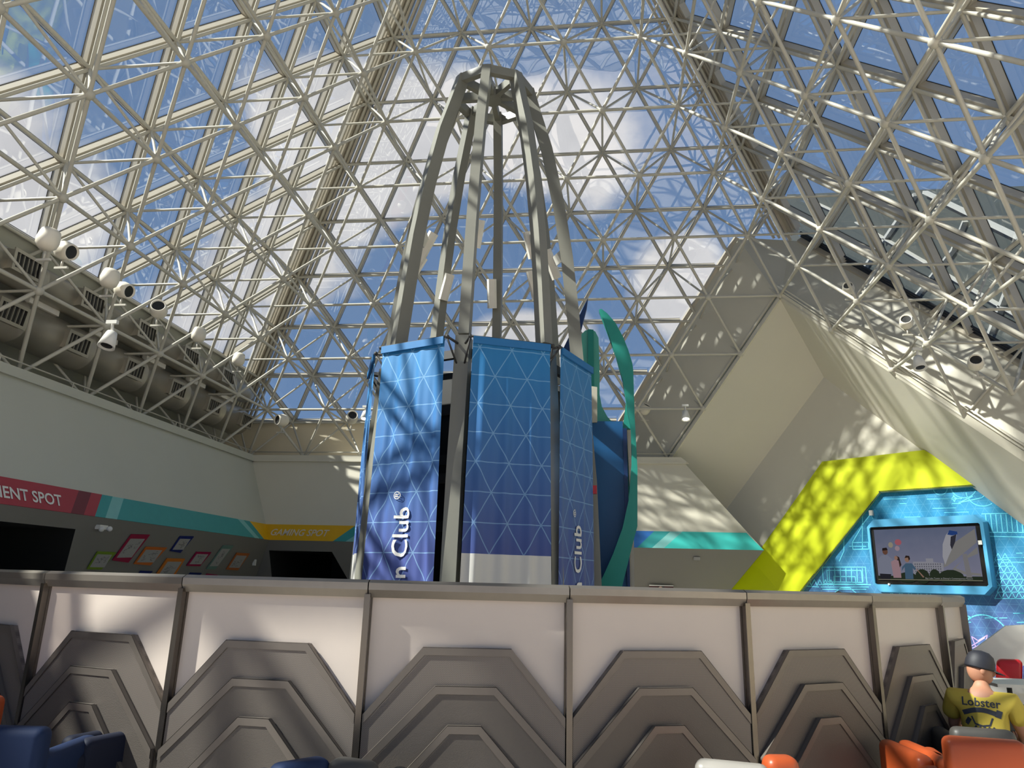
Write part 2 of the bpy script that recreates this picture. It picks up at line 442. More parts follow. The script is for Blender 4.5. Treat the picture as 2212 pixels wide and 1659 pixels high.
# lower walls with dark doorways
yb2, xl2 = cBot.y, cBot.x
KL = .5
LB = lambda x, y: pl(x, y, (0, yb2, zw), (0, 1, KL))
LL = lambda x, y: pl(x, y, (xl2, 0, zw), (-1, 0, KL))
def lwl(y, z): return Vector((xl2-KL*(zw-z), y, z))
def lwb(x, z): return Vector((x, yb2+KL*(zw-z), z))
d1 = [LL(-20, 1128), LL(163, 1143), LL(128, 1240)]; zdoor = d1[1].z
hole = [lwl(d1[1].y-2.4, .02), lwl(d1[1].y-2.4, zdoor), lwl(d1[1].y, zdoor), lwl(d1[2].y+.9, .02)]
mb = MB(); mb.poly([lwl(-14, 0), lwl(-14, zw), lwl(yb2, zw), lwl(yb2+KL*zw, 0)], hole); struct('wall_left', mb, GREYW)
b1, b2, b3 = LB(600, 1189), LB(717, 1192), LB(757, 1247)
hole = [lwb(b1.x-.25, .02), lwb(b1.x-.25, b2.z), lwb(b2.x, b2.z), lwb(b3.x+.75, .02)]
end = LB(1570, 1285); slope = (eBot.x-end.x)/(zw-end.z)
mb = MB(); mb.poly([lwb(xl2-KL*zw, 0), lwb(xl2, zw), eBot, lwb(eBot.x-slope*zw, 0)], hole); struct('wall_back', mb, GREYW)
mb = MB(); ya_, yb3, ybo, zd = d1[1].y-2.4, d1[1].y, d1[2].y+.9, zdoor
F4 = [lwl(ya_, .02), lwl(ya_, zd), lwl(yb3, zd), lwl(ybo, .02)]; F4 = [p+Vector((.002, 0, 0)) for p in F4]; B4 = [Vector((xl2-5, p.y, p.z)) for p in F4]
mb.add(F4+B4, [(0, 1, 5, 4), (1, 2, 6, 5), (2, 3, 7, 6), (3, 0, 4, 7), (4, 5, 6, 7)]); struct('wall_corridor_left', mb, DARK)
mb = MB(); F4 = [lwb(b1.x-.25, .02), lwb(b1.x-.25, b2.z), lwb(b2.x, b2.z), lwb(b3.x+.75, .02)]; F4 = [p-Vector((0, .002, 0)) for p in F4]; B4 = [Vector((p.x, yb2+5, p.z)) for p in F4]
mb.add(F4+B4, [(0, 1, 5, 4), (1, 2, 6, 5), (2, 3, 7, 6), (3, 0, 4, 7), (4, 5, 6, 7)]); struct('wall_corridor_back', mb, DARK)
# fascias and ledges
mb = MB(); mb.add([(XL-.05, YB-.06, 4.83), (eTop.x+.05, YB-.06, 4.83), (eTop.x-.12, YB-.06, ZL), (XL-.05, YB-.06, ZL), (XL-.05, YB+.02, 4.80), (eTop.x+.1, YB+.02, 4.8), (eTop.x-.12, 9.75, ZL), (-10.5, 9.75, ZL)],
    [(0, 1, 2, 3), (0, 4, 5, 1), (3, 2, 6, 7)]); mb.box(((XL+eTop.x)/2, YB-.02, 4.815), eTop.x-XL, .1, .05)
struct('trim_5', mb, WALL)
mb = MB(); mb.add([(XL+.06, -14, 4.83), (XL+.06, YB-.06, 4.83), (XL+.06, YB-.06, ZL), (XL+.06, -14, ZL), (XL-.02, -14, 4.8), (XL-.02, YB, 4.8), (-10.6, 9.75, ZL), (-10.6, -14, ZL)],
    [(0, 1, 2, 3), (0, 4, 5, 1), (3, 2, 6, 7)]); mb.box((XL+.03, (YB-14)/2, 4.815), .1, YB+14, .05); struct('trim_6', mb, WALLL)
# solid sill below the far glass and behind the ducts
mb = MB(); mb.poly([(-9.75, 9.74, 6.22), (2.25, 9.74, 6.22), (3.7, 9.74, 4.97), (-10.6, 9.74, 4.97)]); struct('wall_sill_back', mb, SILLW)
mb = MB(); mb.poly([(-8.86, 8.9, 7.5), (-8.86, -9, 7.5), (-10.62, -11, 4.97), (-10.62, 9.75, 4.97), (-9.7, 9.75, 6.2)]); struct('wall_sill_left', mb, WALLL)
# vertical wall across the corner, with the gabled opening, and its glass-side closing strips
vA = Vector((6.13, 6.16, 8.58)); vL = at(1480, 994, 2, 4.9); vL = Vector((3.93, 8.42+.35, 4.95))
vL = Vector((vA.x-(vA.z-ZL)/R2, vA.y+(vA.z-ZL)/R2, ZL)); vR = Vector((vA.x+(vA.z-1.)/R2, vA.y-(vA.z-1.)/R2, 1.))
def OP(x, y, g=.1): return Vector((x*A, y*A, ZA-2*y*A/R2))+NOUT*g
Rr = FACE['right']
def OPR(x, y, g=.1): return Rr@(Vector((-y*A, x*A, ZA-2*x*A/R2))+NOUT*g)
gL0, gL1, gH = OP(3.02, 3.76), OP(.66, 6.12), OP(3.8, 3.8)
gR0, gR1 = OPR(3.84, 3.76), OPR(6.4, 1.2)
CORN = mat('corner_wall_paint', (.6, .57, .48), .7, var=.03, scale=1.2)
mb = MB(); mb.poly([vA, gL0, gL1, vL]); struct('wall_corner_left', mb, CORN)
mb = MB(); mb.add([vA, gL0, gH, gR0], [(0, 1, 2), (0, 2, 3)]); struct('wall_corner_top', mb, CORN)
mb = MB(); mb.poly([vA, gR0, gR1, Vector((vR.x+.8, vR.y-.8, 3.)), vR]); struct('wall_corner_right', mb, CORN)
for nm, p_, q_, n_ in (('trim_10', gL0, gL1, NOUT), ('trim_11', gR0, gR1, Rr@NOUT)):
    mb = MB(); mb.beam(p_+n_*.05, q_+n_*.05, .12, .16, n_); struct(nm, mb, MULL)
    mb = MB(); d_ = (q_-p_).normalized().cross(n_)*.1; d_ = d_ if d_.z > 0 else -d_
    if nm == 'trim_10': continue
    for k_ in (1, 1.7, 2.4): mb.beam(p_+n_*.1+d_*k_, q_+n_*.1+d_*k_, .03, .04, n_)
    struct(nm.replace('10', '12').replace('11', '13'), mb, GASK)
# passage: reveals, far wall
D2 = 8.42*A; E = Vector((1, -1, 0))/R2
def d2(e, z, off=0.): return Vector((D2/2-off/R2, D2/2-off/R2, 0))+E*e+Vector((0, 0, z))
rd = Vector((7.37, 7.37, 6.9))
rdz = (vA+Vector((.0, .0, 0)))
mb = MB(); mb.poly([vA, vL, Vector((vL.x-1.7, vL.y+1.7, vL.z-2.4)), d2(-4.8, 2.1), rd]); struct('ceiling_passage_left', mb, WALL)
mb = MB(); mb.poly([vA, vR, d2(5.9+.9, 0.), rd]); struct('ceiling_passage_right', mb, WALL)
mb = MB(); mb.poly([rd, d2(-6.9, 0), d2(7.6, 0)]); struct('wall_passage', mb, WALL)
# bright bevel and lip along the right leg, channel along the left leg
mb = MB(); nrm = Vector((-1, -1, 0)).normalized()
for (w0, w1, o0, o1) in ((0, .16, 0, .10), (.2, .23, .12, .12), (.27, .30, .14, .14)):
    up = Vector((1, -1, R2)).normalized(); up = Vector((E.x*.7, E.y*.7, .7)).normalized()
    p0, p1 = vA+nrm*o0+up*w0, vR+nrm*o0+up*w0; q0, q1 = vA+nrm*o1+up*w1, vR+nrm*o1+up*w1
    if o0 == o1: mb.beam(p0, p1, .03, .03, nrm)
    else: mb.add([p0, p1, q1, q0], [(0, 1, 2, 3)]); mb.add([q0, q1, q1-nrm*.12, q0-nrm*.12], [(0, 1, 2, 3)])
struct('trim_7', mb, WALL)
mb = MB(); up = Vector((-E.x*.7, -E.y*.7, .7)).normalized()
mb.beam(vA+nrm*.03, vL+nrm*.03, .05, .06, nrm); mb.beam(vA+nrm*.03+up*.16, vL+nrm*.03+up*.16, .04, .06, nrm)
struct('trim_8', mb, WALL)
CHN = mat('channel_grey', (.25, .28, .25), .4); mb = MB(); mb.beam(vA+nrm*.01+up*.08, vL+nrm*.01+up*.08, .12, .02, nrm); struct('trim_9', mb, CHN)
# olive sloped return below the waist
mb = MB(); q0 = LB(1645, 1196); mb.add([q0, lwb(eBot.x-slope*zw, 0), d2(.3, 0), d2(-2.3, 2.6)], [(0, 1, 2, 3)]); struct('wall_return', mb, LIME)
# floor, ceiling and walls around and behind the viewer
mb = MB(); mb.box((1, -3, -.1), 30, 36, .2); struct('floor', mb, FLOOR)
PAVE = mat('outside_paving', (.5, .46, .4), .8, var=.1)
mb = MB(); mb.box((0, -60, -.15), 160, 78, .1); struct('ground', mb, PAVE)
mb = MB(); mb.poly([(10.65, -13, 0), (10.65, 1.2, 0), (10.65, 1.2, 4.97), (10.65, -10.6, 4.97), (10.65, -13, 3.2)]); struct('wall_right', mb, WALL)

# ------------------------------------------------------------------ lime band and mural on the passage wall
nD = Vector((-1, -1, 0)).normalized()
def pD(x, y, off=0.): return pl(x, y, d2(0, 0, off), nD)
mur = [d2(-3.4, 0, .02), pD(1724, 1285, .02), pD(1898, 1066, .02), pD(2130, 1050, .02), d2(5.2, 2.4, .02), d2(6.9, 0, .02)]
Mm = MB(); ee = [((p-d2(0, 0)).dot(E), p.z) for p in mur]
Mm.prism([(e_, 0, z_) for e_, z_ in ee], (0, -.02, 0))
mo = Mm.build('wall_mural', MURAL); mo['kind'] = 'structure'
mo.matrix_world = Matrix.Translation(d2(0, 0, .0)) @ Matrix((E, -nD, Vector((0, 0, 1)))).transposed().to_4x4()
lime = [pD(1640, 1190, .1), pD(1776, 997, .1), pD(1996, 972, .1), pD(2125, 1048, .1), pD(1900, 1063, .1), pD(1726, 1283, .1)]
a0, a1 = lime[0], lime[-1]
ext = lambda p, q, z: p+(p-q)*((z-p.z)/(p.z-q.z))
l2 = [ext(lime[0], lime[1], .05)]+lime+[ext(lime[5], lime[4], .05)]
lm = MB(); lm.prism(l2, nD*-.08); lo = lm.build('lime_arch_panel', LIME)
tag(lo, 'lime green angular arch panel framing the blue mural on the far passage wall', 'wall panel')
ed = MB(); ed.strip([l2[-1], lime[5], lime[4], lime[3]], .055, nD); ed2 = ed.build('edge', DGREEN, lo)  # flat strip painting the shaded thickness of the slab
# line art
ML = MB(); MP = MB()
def me_(e, z): return d2(e, z, .0235)
def line(pts, pink=False, w=.018): (MP if pink else ML).strip([me_(e, z) for e, z in pts], w, nD)
def rect(e0, z0, e1, z1): line([(e0, z0), (e1, z0), (e1, z1), (e0, z1), (e0, z0)])
def epx(x, y): p = pD(x, y, .045); return ((p-d2(0, 0)).dot(E), p.z)
# stepped tower at left
for (x0, y0, x1, y1) in ((1775, 1225, 1872, 1262), (1785, 1232, 1862, 1258), (1800, 1245, 1848, 1262)):
    e0, z0 = epx(x0, y0); e1, z1 = epx(x1, y1); rect(e0, z0, e1, z1)
for x in range(1790, 1868, 12): line([epx(x, 1228), epx(x+1, 1258)])
for k in range(3): line([epx(1768+4*k, 1263+5*k), epx(1880-5*k, 1263+5*k)])
line([epx(1800, 1282), epx(1815, 1270), epx(1835, 1270), epx(1850, 1282)])
# small hut left of the screen
line([epx(1840, 1172), epx(1866, 1128), epx(1880, 1110), epx(1884, 1120)]); rect(*epx(1840, 1172), *epx(1876, 1186))
line([epx(1834, 1180), epx(1870, 1180)]); line([epx(1862, 1112), epx(1862, 1186)])
for x in range(1740, 1790, 12): line([epx(x, 1265), epx(x+6, 1252), epx(x+12, 1265)])
line([epx(1738, 1266), epx(1768, 1268)]); line([epx(1812, 1212), epx(1822, 1190), epx(1822, 1165)])
# dashes
random.seed(3)
for _ in range(46):
    x = random.uniform(1760, 2200); y = random.choice([1078, 1088, 1098, 1107, 1117, 1195, 1205, 1215, 1325, 1335, 1345]); L_ = random.uniform(12, 55)
    if y > 1190 and y < 1300 and 1870 < x < 2160: continue
    line([epx(x, y), epx(min(x+L_, 2212), y-L_*.02)], w=.014)
# right: colonnade, triangle mesh hill, circle and stars
for k in range(8): line([epx(2128+k*11, 1112-k*.2), epx(2132+k*11, 1150)])
line([epx(2120, 1110), epx(2212, 1108)]); line([epx(2122, 1150), epx(2212, 1150)]); line([epx(2120, 1158), epx(2212, 1160)])
for r_ in range(7):
    y0 = 1195+r_*14
    for k in range(-r_//2-1, r_+1):
        x = 2163-r_*7+k*15+r_*2
        if x < 2140: continue
        line([epx(x, y0+14), epx(x+7, y0), epx(x+15, y0+14), epx(x, y0+14)], w=.013)
c0 = epx(2128, 1375)
def circ(cx, cz, r, a0=0, a1=360, pink=False, w=.02, n=28): line([(cx+r*math.cos(math.radians(a0+(a1-a0)*i/n)), cz+r*math.sin(math.radians(a0+(a1-a0)*i/n))) for i in range(n+1)], pink, w)
circ(c0[0], c0[1], .42, 10, 215, w=.024); circ(c0[0]+.1, c0[1]-.42, .3, 60, 200, True)
line([epx(2098, 1375), epx(2112, 1384), epx(2132, 1372), epx(2128, 1388), epx(2100, 1400)], True)
line([epx(2098, 1375), epx(2108, 1400)], True); line([epx(2090, 1400), epx(2126, 1378)], True)
def star(x, y, s):
    e, z = epx(x, y); line([(e, z+s), (e+s*.28, z+s*.28), (e+s, z), (e+s*.28, z-s*.28), (e, z-s), (e-s*.28, z-s*.28), (e-s, z), (e-s*.28, z+s*.28), (e, z+s)])
star(2085, 1333, .1); star(2075, 1345, .06); star(2060, 1077, .07)
circ(*epx(2080, 1050), .25, 180, 330); circ(*epx(2120, 1062), .3, 180, 300); circ(*epx(2030, 1055), .14, 180, 360)
line([epx(2070, 1086), epx(2120, 1075), epx(2135, 1062)]); line([epx(2070, 1086), epx(2100, 1072)])
for k in range(5): line([epx(1915+k*20, 1290), epx(1925+k*20, 1280), epx(1935+k*20, 1290)])
ml = ML.build('line_art', MLINE); mp = MP.build('line_art', MPINK)
for o in (ml, mp):
    mw = o.matrix_world.copy(); o.parent = mo; o.matrix_parent_inverse = mo.matrix_world.inverted()
sb = MB(); c_ = pD(1882, 1108, .05); sb.box(c_, .08, .06, .12, Matrix((E, nD, Vector((0, 0, 1)))).transposed()); tag(sb.build('wall_switch', WHT), 'small cream switch plate at the left edge of the blue mural, above the screen frame', 'switch')

# ------------------------------------------------------------------ screen
RD = Matrix((E, -nD, Vector((0, 0, 1)))).transposed()
scr = thing('wall_screen', 'large flat screen in a chamfered light blue frame on the blue mural', 'television', tuple(d2(1.9, 1.6, .2)))
def oct_(e0, z0, e1, z1, c, off): return [d2(e0+c, z0, off), d2(e1-c, z0, off), d2(e1, z0+c, off), d2(e1, z1-c, off), d2(e1-c, z1, off), d2(e0+c, z1, off), d2(e0, z1-c, off), d2(e0, z0+c, off)]
fo = .24
def epf(x, y, off): p = pD(x, y, off); return ((p-d2(0, 0, off)).dot(E), p.z)
e0, z1 = epf(1871, 1123, fo); e1, z0 = epf(2146, 1284, fo); z0 = epf(2000, 1281, fo)[1]; z1 = epf(2000, 1117, fo)[1]
i0, i1 = epf(1884, 1200, fo)[0], epf(2126, 1200, fo)[0]; j0, j1 = epf(2000, 1264, fo)[1], epf(2000, 1134, fo)[1]
fr = MB(); o1 = oct_(e0, z0, e1, z1, .16, fo); i_ = oct_(i0, j0, i1, j1, .03, fo); bk = oct_(e0-.02, z0-.02, e1+.02, z1+.02, .16, .03)
fr.add(o1+i_+bk, [(k, (k+1) % 8, 8+(k+1) % 8, 8+k) for k in range(8)]+[(k, 16+k, 16+(k+1) % 8, (k+1) % 8) for k in range(8)])
ib = oct_(i0, j0, i1, j1, .03, fo-.06); fr.add(i_+ib, [(k, 8+k, 8+(k+1) % 8, (k+1) % 8) for k in range(8)])
fr.build('frame', LBLUE, scr)
bz = MB(); bz.add(oct_(i0, j0, i1, j1, .03, fo-.05), [tuple(range(8))]); bz.build('bezel', GLOSSB, scr)
s0, s1, t0, t1 = i0+.075, i1-.1, j0+.09, j1-.06
def sc(u, v, off=0.): return d2(s0+(s1-s0)*u, t0+(t1-t0)*v, fo-.042+off)
def emc(name, col, k=1.): return emit(name, col, k)
sky_e = nt('screen_sky')
m_, t_ = sky_e; tc = N(t_, 'ShaderNodeTexCoord'); sp = N(t_, 'ShaderNodeSeparateXYZ'); t_.links.new(tc.outputs['Object'], sp.inputs[0])
no = N(t_, 'ShaderNodeTexNoise'); no.inputs['Scale'].default_value = 3; t_.links.new(tc.outputs['Object'], no.inputs[0])
cc = MX(t_, MA(t_, 'MULTIPLY_ADD', sp.outputs[2], .7, -.1, clamp=True), (.34, .33, .45), (.10, .15, .27)); cc = MX(t_, MA(t_, 'MULTIPLY', no.outputs[0], .35), cc, (.4, .4, .5))
em = N(t_, 'ShaderNodeEmission'); t_.links.new(cc, em.inputs[0]); em.inputs[1].default_value = .36; oo = N(t_, 'ShaderNodeOutputMaterial'); t_.links.new(em.outputs[0], oo.inputs[0])
pic = MB(); pic.add([sc(0, 0), sc(1, 0), sc(1, 1), sc(0, 1)], [(0, 1, 2, 3)]); po = pic.build('picture', m_, scr, org=scr.location)
lay = [0]
def shp(name, col, *polys, k=.36):
    lay[0] += 1; b = MB()
    for p in polys: b.poly([sc(u, v, .0008*lay[0]) for u, v in p])
    o = b.build(name, emc('screen_'+name+str(lay[0]), col, k)); o.parent = po; o.matrix_parent_inverse = Matrix.Translation(-Vector(scr.location)); o.location = (0, 0, 0)
def el(cx, cy, rx, ry, n=14): return [(cx+rx*math.cos(2*math.pi*i/n), cy+ry*math.sin(2*math.pi*i/n)) for i in range(n)]
shp('pictured_building', (.4, .4, .46), [(.37, .1), (.37, .36), (.5, .36), (.5, .42), (.57, .42), (.57, .35), (.66, .33), (.66, .1)])
shp('pictured_windows', (.14, .14, .18), *[[(.385+.022*i, .12+.045*j), (.395+.022*i, .12+.045*j), (.395+.022*i, .145+.045*j), (.385+.022*i, .145+.045*j)] for i in range(12) for j in range(5)])
shp('pictured_trees', (.035, .05, .03), el(.3, .06, .1, .1), el(.45, .08, .07, .14), el(.57, .1, .05, .12), el(.72, .07, .12, .14), [(0, 0), (1, 0), (1, .09), (0, .09)])
shp('pictured_track', (.32, .31, .3), [(.99, .95), (.99, .70), (.80, .42), (.70, .28), (.66, .25), (.69, .5), (.8, .72)], [(.99, .62), (.99, .5), (.84, .38), (.74, .22), (.84, .13), (.99, .1), (.99, .14), (.86, .17), (.77, .24), (.86, .42)])
shp('pictured_train', (.5, .5, .55), [(.72, .85), (.76, .93), (.83, .9), (.8, .72), (.72, .45), (.68, .3), (.665, .45), (.68, .68)]); shp('pictured_train_top', (.03, .08, .3), [(.735, .86), (.76, .94), (.83, .91), (.83, .86), (.78, .84)])
shp('pictured_train_window', (.05, .05, .07), [(.765, .82), (.82, .86), (.8, .72), (.76, .58), (.75, .66)])
shp('pictured_pillar', (.3, .29, .3), [(.85, .5), (.89, .5), (.91, .07), (.86, .07)])
shp('pictured_balloons', (.55, .16, .2), el(.245, .74, .035, .06)); shp('pictured_balloon', (.45, .4, .3), el(.165, .69, .025, .055)); shp('pictured_balloon_pink', (.5, .36, .42), el(.23, .62, .025, .05))
shp('pictured_man', (.3, .32, .42), [(.02, .12), (.02, .42), (.06, .49), (.12, .49), (.17, .4), (.15, .12)]); shp('pictured_man_legs', (.03, .03, .04), [(.02, 0), (.02, .13), (.14, .12), (.12, 0)])
shp('pictured_man_head', (.2, .1, .07), el(.1, .56, .028, .062)); shp('pictured_man_hair', (.03, .02, .02), [(.07, .58), (.075, .63), (.12, .64), (.13, .59)])
shp('pictured_woman', (.5, .32, .36), [(.16, .05), (.15, .36), (.2, .41), (.24, .36), (.24, .05)]); shp('pictured_woman_hair', (.05, .03, .025), [(.19, .42), (.21, .48), (.24, .45), (.255, .3), (.235, .25), (.23, .38)]); shp('pictured_woman_face', (.45, .26, .2), el(.207, .435, .018, .04))
shp('pictured_boy', (.09, .17, .27), [(.28, .03), (.285, .26), (.25, .18), (.26, .26), (.3, .33), (.36, .33), (.4, .22), (.38, .2), (.365, .24), (.36, .03)]); shp('pictured_boy_arm', (.4, .24, .18), [(.39, .24), (.405, .22), (.47, .07), (.455, .06)])
shp('pictured_boy_face', (.42, .25, .18), el(.318, .4, .024, .05)); shp('pictured_boy_hair', (.04, .025, .02), [(.295, .43), (.31, .48), (.345, .47), (.35, .41), (.335, .38), (.33, .44)])
shp('pictured_line', (.6, .55, .4), [(.0, .012), (1, .012), (1, .02), (0, .02)])
tt = text('caption', "Bay Lake Tower at Disney's Contemporary Resort", .045, emc('screen_caption', (.5, .5, .5), .4), scr, E, (0, 0, 1), sc(.48, .035, .03))
for (x_, y_, w_) in ((2118, 1172, .07), (1921, 1262, .035)): ld = MB(); ld.box(pD(x_, y_, fo), w_, .05, w_*1.2, RD); ld.build('bracket_cover', WHT, scr)

# ------------------------------------------------------------------ sign bands
def band(name, label, pts_fn, segs, letters=None):
    root = thing(name, label, 'sign', tuple(pts_fn(*segs[0][0])))
    for nm, m, px, in [(s_[1], s_[2], s_[0]) for s_ in []]: pass
    return root
nb = Vector((0, -1, kb)).normalized(); nl = Vector((1, 0, kl)).normalized()
def bandpart(nm, m, pts, parent, n, dz=.012):
    b = MB(); b.prism([p+n*dz for p in pts], -n*.012); return b.build(nm, m, parent)
zt = 2.98
def Lp(y, z): return lwP(y, z)
yl = lambda x, y: onl(x, y).y
red = thing('banner_sign', 'red sign band reading MENT SPOT on the left wall', 'sign', tuple(Lp(-2, zw)))
y0 = yl(150, 1098); y1 = yl(168, 1052)
def lq(ya, yb_, yc, yd): return [Lp(ya, zw), Lp(yb_, zw), Lp(yc, zt), Lp(yd, zt)]
ya, yb_, yc, yd = yl(150, 1100), yl(178, 1104), yl(195, 1058), yl(168, 1054)
bandpart('panel', RED, lq(-13, ya, yd, -13), red, nl); bandpart('dark_stripe', REDD, lq(ya, yb_, yc, yd), red, nl)
ye, yf = yl(202, 1107), yl(218, 1062); bandpart('end_panel', RED, lq(yb_, ye, yf, yc), red, nl)
upL = (Lp(0, zt)-Lp(0, zw)).normalized()
text('lettering', 'MENT SPOT', .28, LET, red, (0, 1, 0), upL, Lp(yl(131, 1082), zw+.1)+nl*.02, bold=.005, align='RIGHT')
text('lettering', 'ENTERTAIN', .27, LET, red, (0, 1, 0), upL, Lp(-4.05, zw+.11)+nl*.02, bold=.004) if False else None
tl = thing('banner_sign', 'plain teal sign band on the left wall between the red and yellow bands', 'sign', tuple(Lp(3, zw)))
yg, yh, yi, yj = yl(225, 1112), yl(250, 1114), yl(265, 1072), yl(241, 1068)
ym, yn = yl(568, 1160), yl(538, 1124); yk, yl_ = yl(548, 1157), yl(512, 1119); yo, yp = yl(558, 1158), yl(524, 1120)
bandpart('end_panel', TEAL, lq(ye, yg, yj, yf), tl, nl); bandpart('light_stripe', TEALL, lq(yg, yh, yi, yj), tl, nl); bandpart('panel', TEAL, lq(yh, yk, yl_, yi), tl, nl)
bandpart('light_stripe', TEALL, lq(yk, yo, yp, yl_), tl, nl); bandpart('end_panel', TEAL, lq(yo, min(ym, yb2), yn, yp), tl, nl)
yw = thing('banner_sign', 'yellow sign band reading GAMING SPOT at the left end of the back wall', 'sign', tuple(bwP(-6, zw)))
xb = lambda x, y: onb(x, y).x
def bq(a_, b_, c_, d_): return [bwP(a_, zw), bwP(b_, zw), bwP(c_, zt), bwP(d_, zt)]
x1, x2 = xb(720, 1165), xb(768, 1132)
bandpart('panel', YEL, bq(cBot.x, x1, x2, XL+kl*(4.83-zt)), yw, nb)
bandpart('corner_panel', YEL, [Lp(min(ym, yb2-.02), zw), Lp(yb2, zw), Lp(bwP(0, zt).y, zt), Lp(yn, zt)], yw, nl)
upB = (bwP(0, zt)-bwP(0, zw)).normalized(); p0 = onb(583, 1153)
text('lettering', 'GAMING SPOT', .25, LETY, yw, (1, 0, 0), upB, Vector((p0.x, bwP(0, zw+.13).y, zw+.13))+nb*.02, shear=.35, bold=.004)
t2 = thing('banner_sign', 'teal sign band on the back wall left of the tower, next to the yellow one', 'sign', tuple(bwP(-4.8, zw)))
x3, x4 = xb(747, 1166), xb(800, 1132)
bandpart('panel', TEAL, bq(x1, x3, x4, x2), t2, nb); bandpart('light_stripe', TEALL, bq(x3, x3+.5, x4+.5, x4), t2, nb); bandpart('end_panel', TEAL, bq(x3+.5, -2, -2, x4+.5), t2, nb)
bl = thing('banner_sign', 'blue and bright teal sign band at the right end of the back wall', 'sign', tuple(bwP(3, zw)))
x5, x6 = xb(1376, 1180), xb(1413, 1147); x7, x8 = xb(1408, 1181), xb(1448, 1149); x9, xa = xb(1434, 1182), xb(1474, 1150)
bandpart('blue_panel', SBLUE, bq(-1.5, x5, x6, -1.5), bl, nb); bandpart('end_panel', TEAL, bq(x5, x7, x8, x6), bl, nb); bandpart('light_stripe', TEALL, bq(x7, x9, xa, x8), bl, nb)
bandpart('panel', TEAL2, bq(x9, eBot.x, onb(1612, 1150).x, xa), bl, nb)

# ------------------------------------------------------------------ framed drawings on the left wall
INK = mat('ink', (.12, .12, .12), .7)
FR = [('lime green', (.16, .26, .01), (186, 1228), (209, 1190), (249, 1192), (217, 1229), 'lowest at the left end'),
      ('deep red', (.3, .0, .04), (241, 1209), (282, 1153), (322, 1154), (275, 1214), 'tallest, left of the orange one'),
      ('orange', (.55, .13, .01), (287, 1217), (314, 1180), (359, 1182), (323, 1220), 'right of the tall red one'),
      ('navy', (.0, .01, .13), (366, 1189), (388, 1157), (417, 1158), (388, 1193), 'highest of the right-hand ones'),
      ('orange', (.6, .17, .01), (333, 1243), (359, 1205), (398, 1206), (372, 1248), 'half hidden by the counter rail'),
      ('dark red', (.3, .0, .05), (401, 1221), (423, 1191), (455, 1192), (430, 1222), 'between the navy and the grey-green ones'),
      ('grey-green', (.13, .22, .18), (444, 1228), (481, 1177), (503, 1178), (463, 1229), 'narrow and tall near the corner'),
      ('rust orange', (.45, .13, .03), (487, 1229), (510, 1193), (538, 1195), (512, 1231), 'last on the right by the switch'),
      ('navy blue', (.0, .01, .12), (299, 1236), (303, 1232), (328, 1233), (322, 1243), 'top edge peeking above the rail, leftmost of those'),
      ('dark navy', (.0, .01, .1), (404, 1240), (410, 1236), (434, 1237), (430, 1246), 'top edge above the rail, second from right'),
      ('crimson', (.28, .0, .05), (441, 1243), (446, 1238), (469, 1241), (466, 1248), 'top edge peeking above the rail, rightmost of those')]
PAP = mat('paper', (.34, .33, .31), .8)
nlv = Vector((1, 0, -KL)).normalized()
for i, (cn, c, a_, b_, c_, d_, w) in enumerate(FR):
    Pq = [LL(*q)+nlv*.012 for q in (a_, b_, c_, d_)]
    if i >= 8:      # continue the hidden ones downward
        dv = Vector((-KL*.42, -.28, -.42)); Pq[0] = Pq[1]+dv; Pq[3] = Pq[2]+dv
    t = thing('picture_frame', '%s slanted frame with line drawing, %s' % (cn, w), 'picture', tuple(sum(Pq, Vector())/4), 'slanted frames on the left wall')
    fm = mat('picture_'+str(i), c, .5); b = MB(); b.prism(Pq, nlv*-.012+nlv*.03); b.build('border', fm, t)
    cx = sum(Pq, Vector())/4
    L1, L2 = (Pq[2]-Pq[1]), (Pq[1]-Pq[0]); kx, kz = .78, .74
    In = [cx+(-L1*kx-L2*kz)/2, cx+(-L1*kx+L2*kz)/2, cx+(L1*kx+L2*kz)/2, cx+(L1*kx-L2*kz)/2]
    b = MB(); b.add([p+nlv*.022 for p in In], [(0, 1, 2, 3)]); pp = b.build('print', PAP, t)
    if i < 8:
        b = MB(); rnd = random.Random(i)
        for s_ in range(7):
            u, v = rnd.uniform(.3, .7), rnd.uniform(.2, .8); pts = []
            for q in range(9):
                u = min(.85, max(.15, u+rnd.uniform(-.12, .12))); v = min(.88, max(.12, v+rnd.uniform(-.1, .1))); pts.append(In[0]+(In[3]-In[0])*u+(In[1]-In[0])*v)
            b.strip(pts, .006, nlv, .0225)
        k_ = b.build('drawing', INK, t)

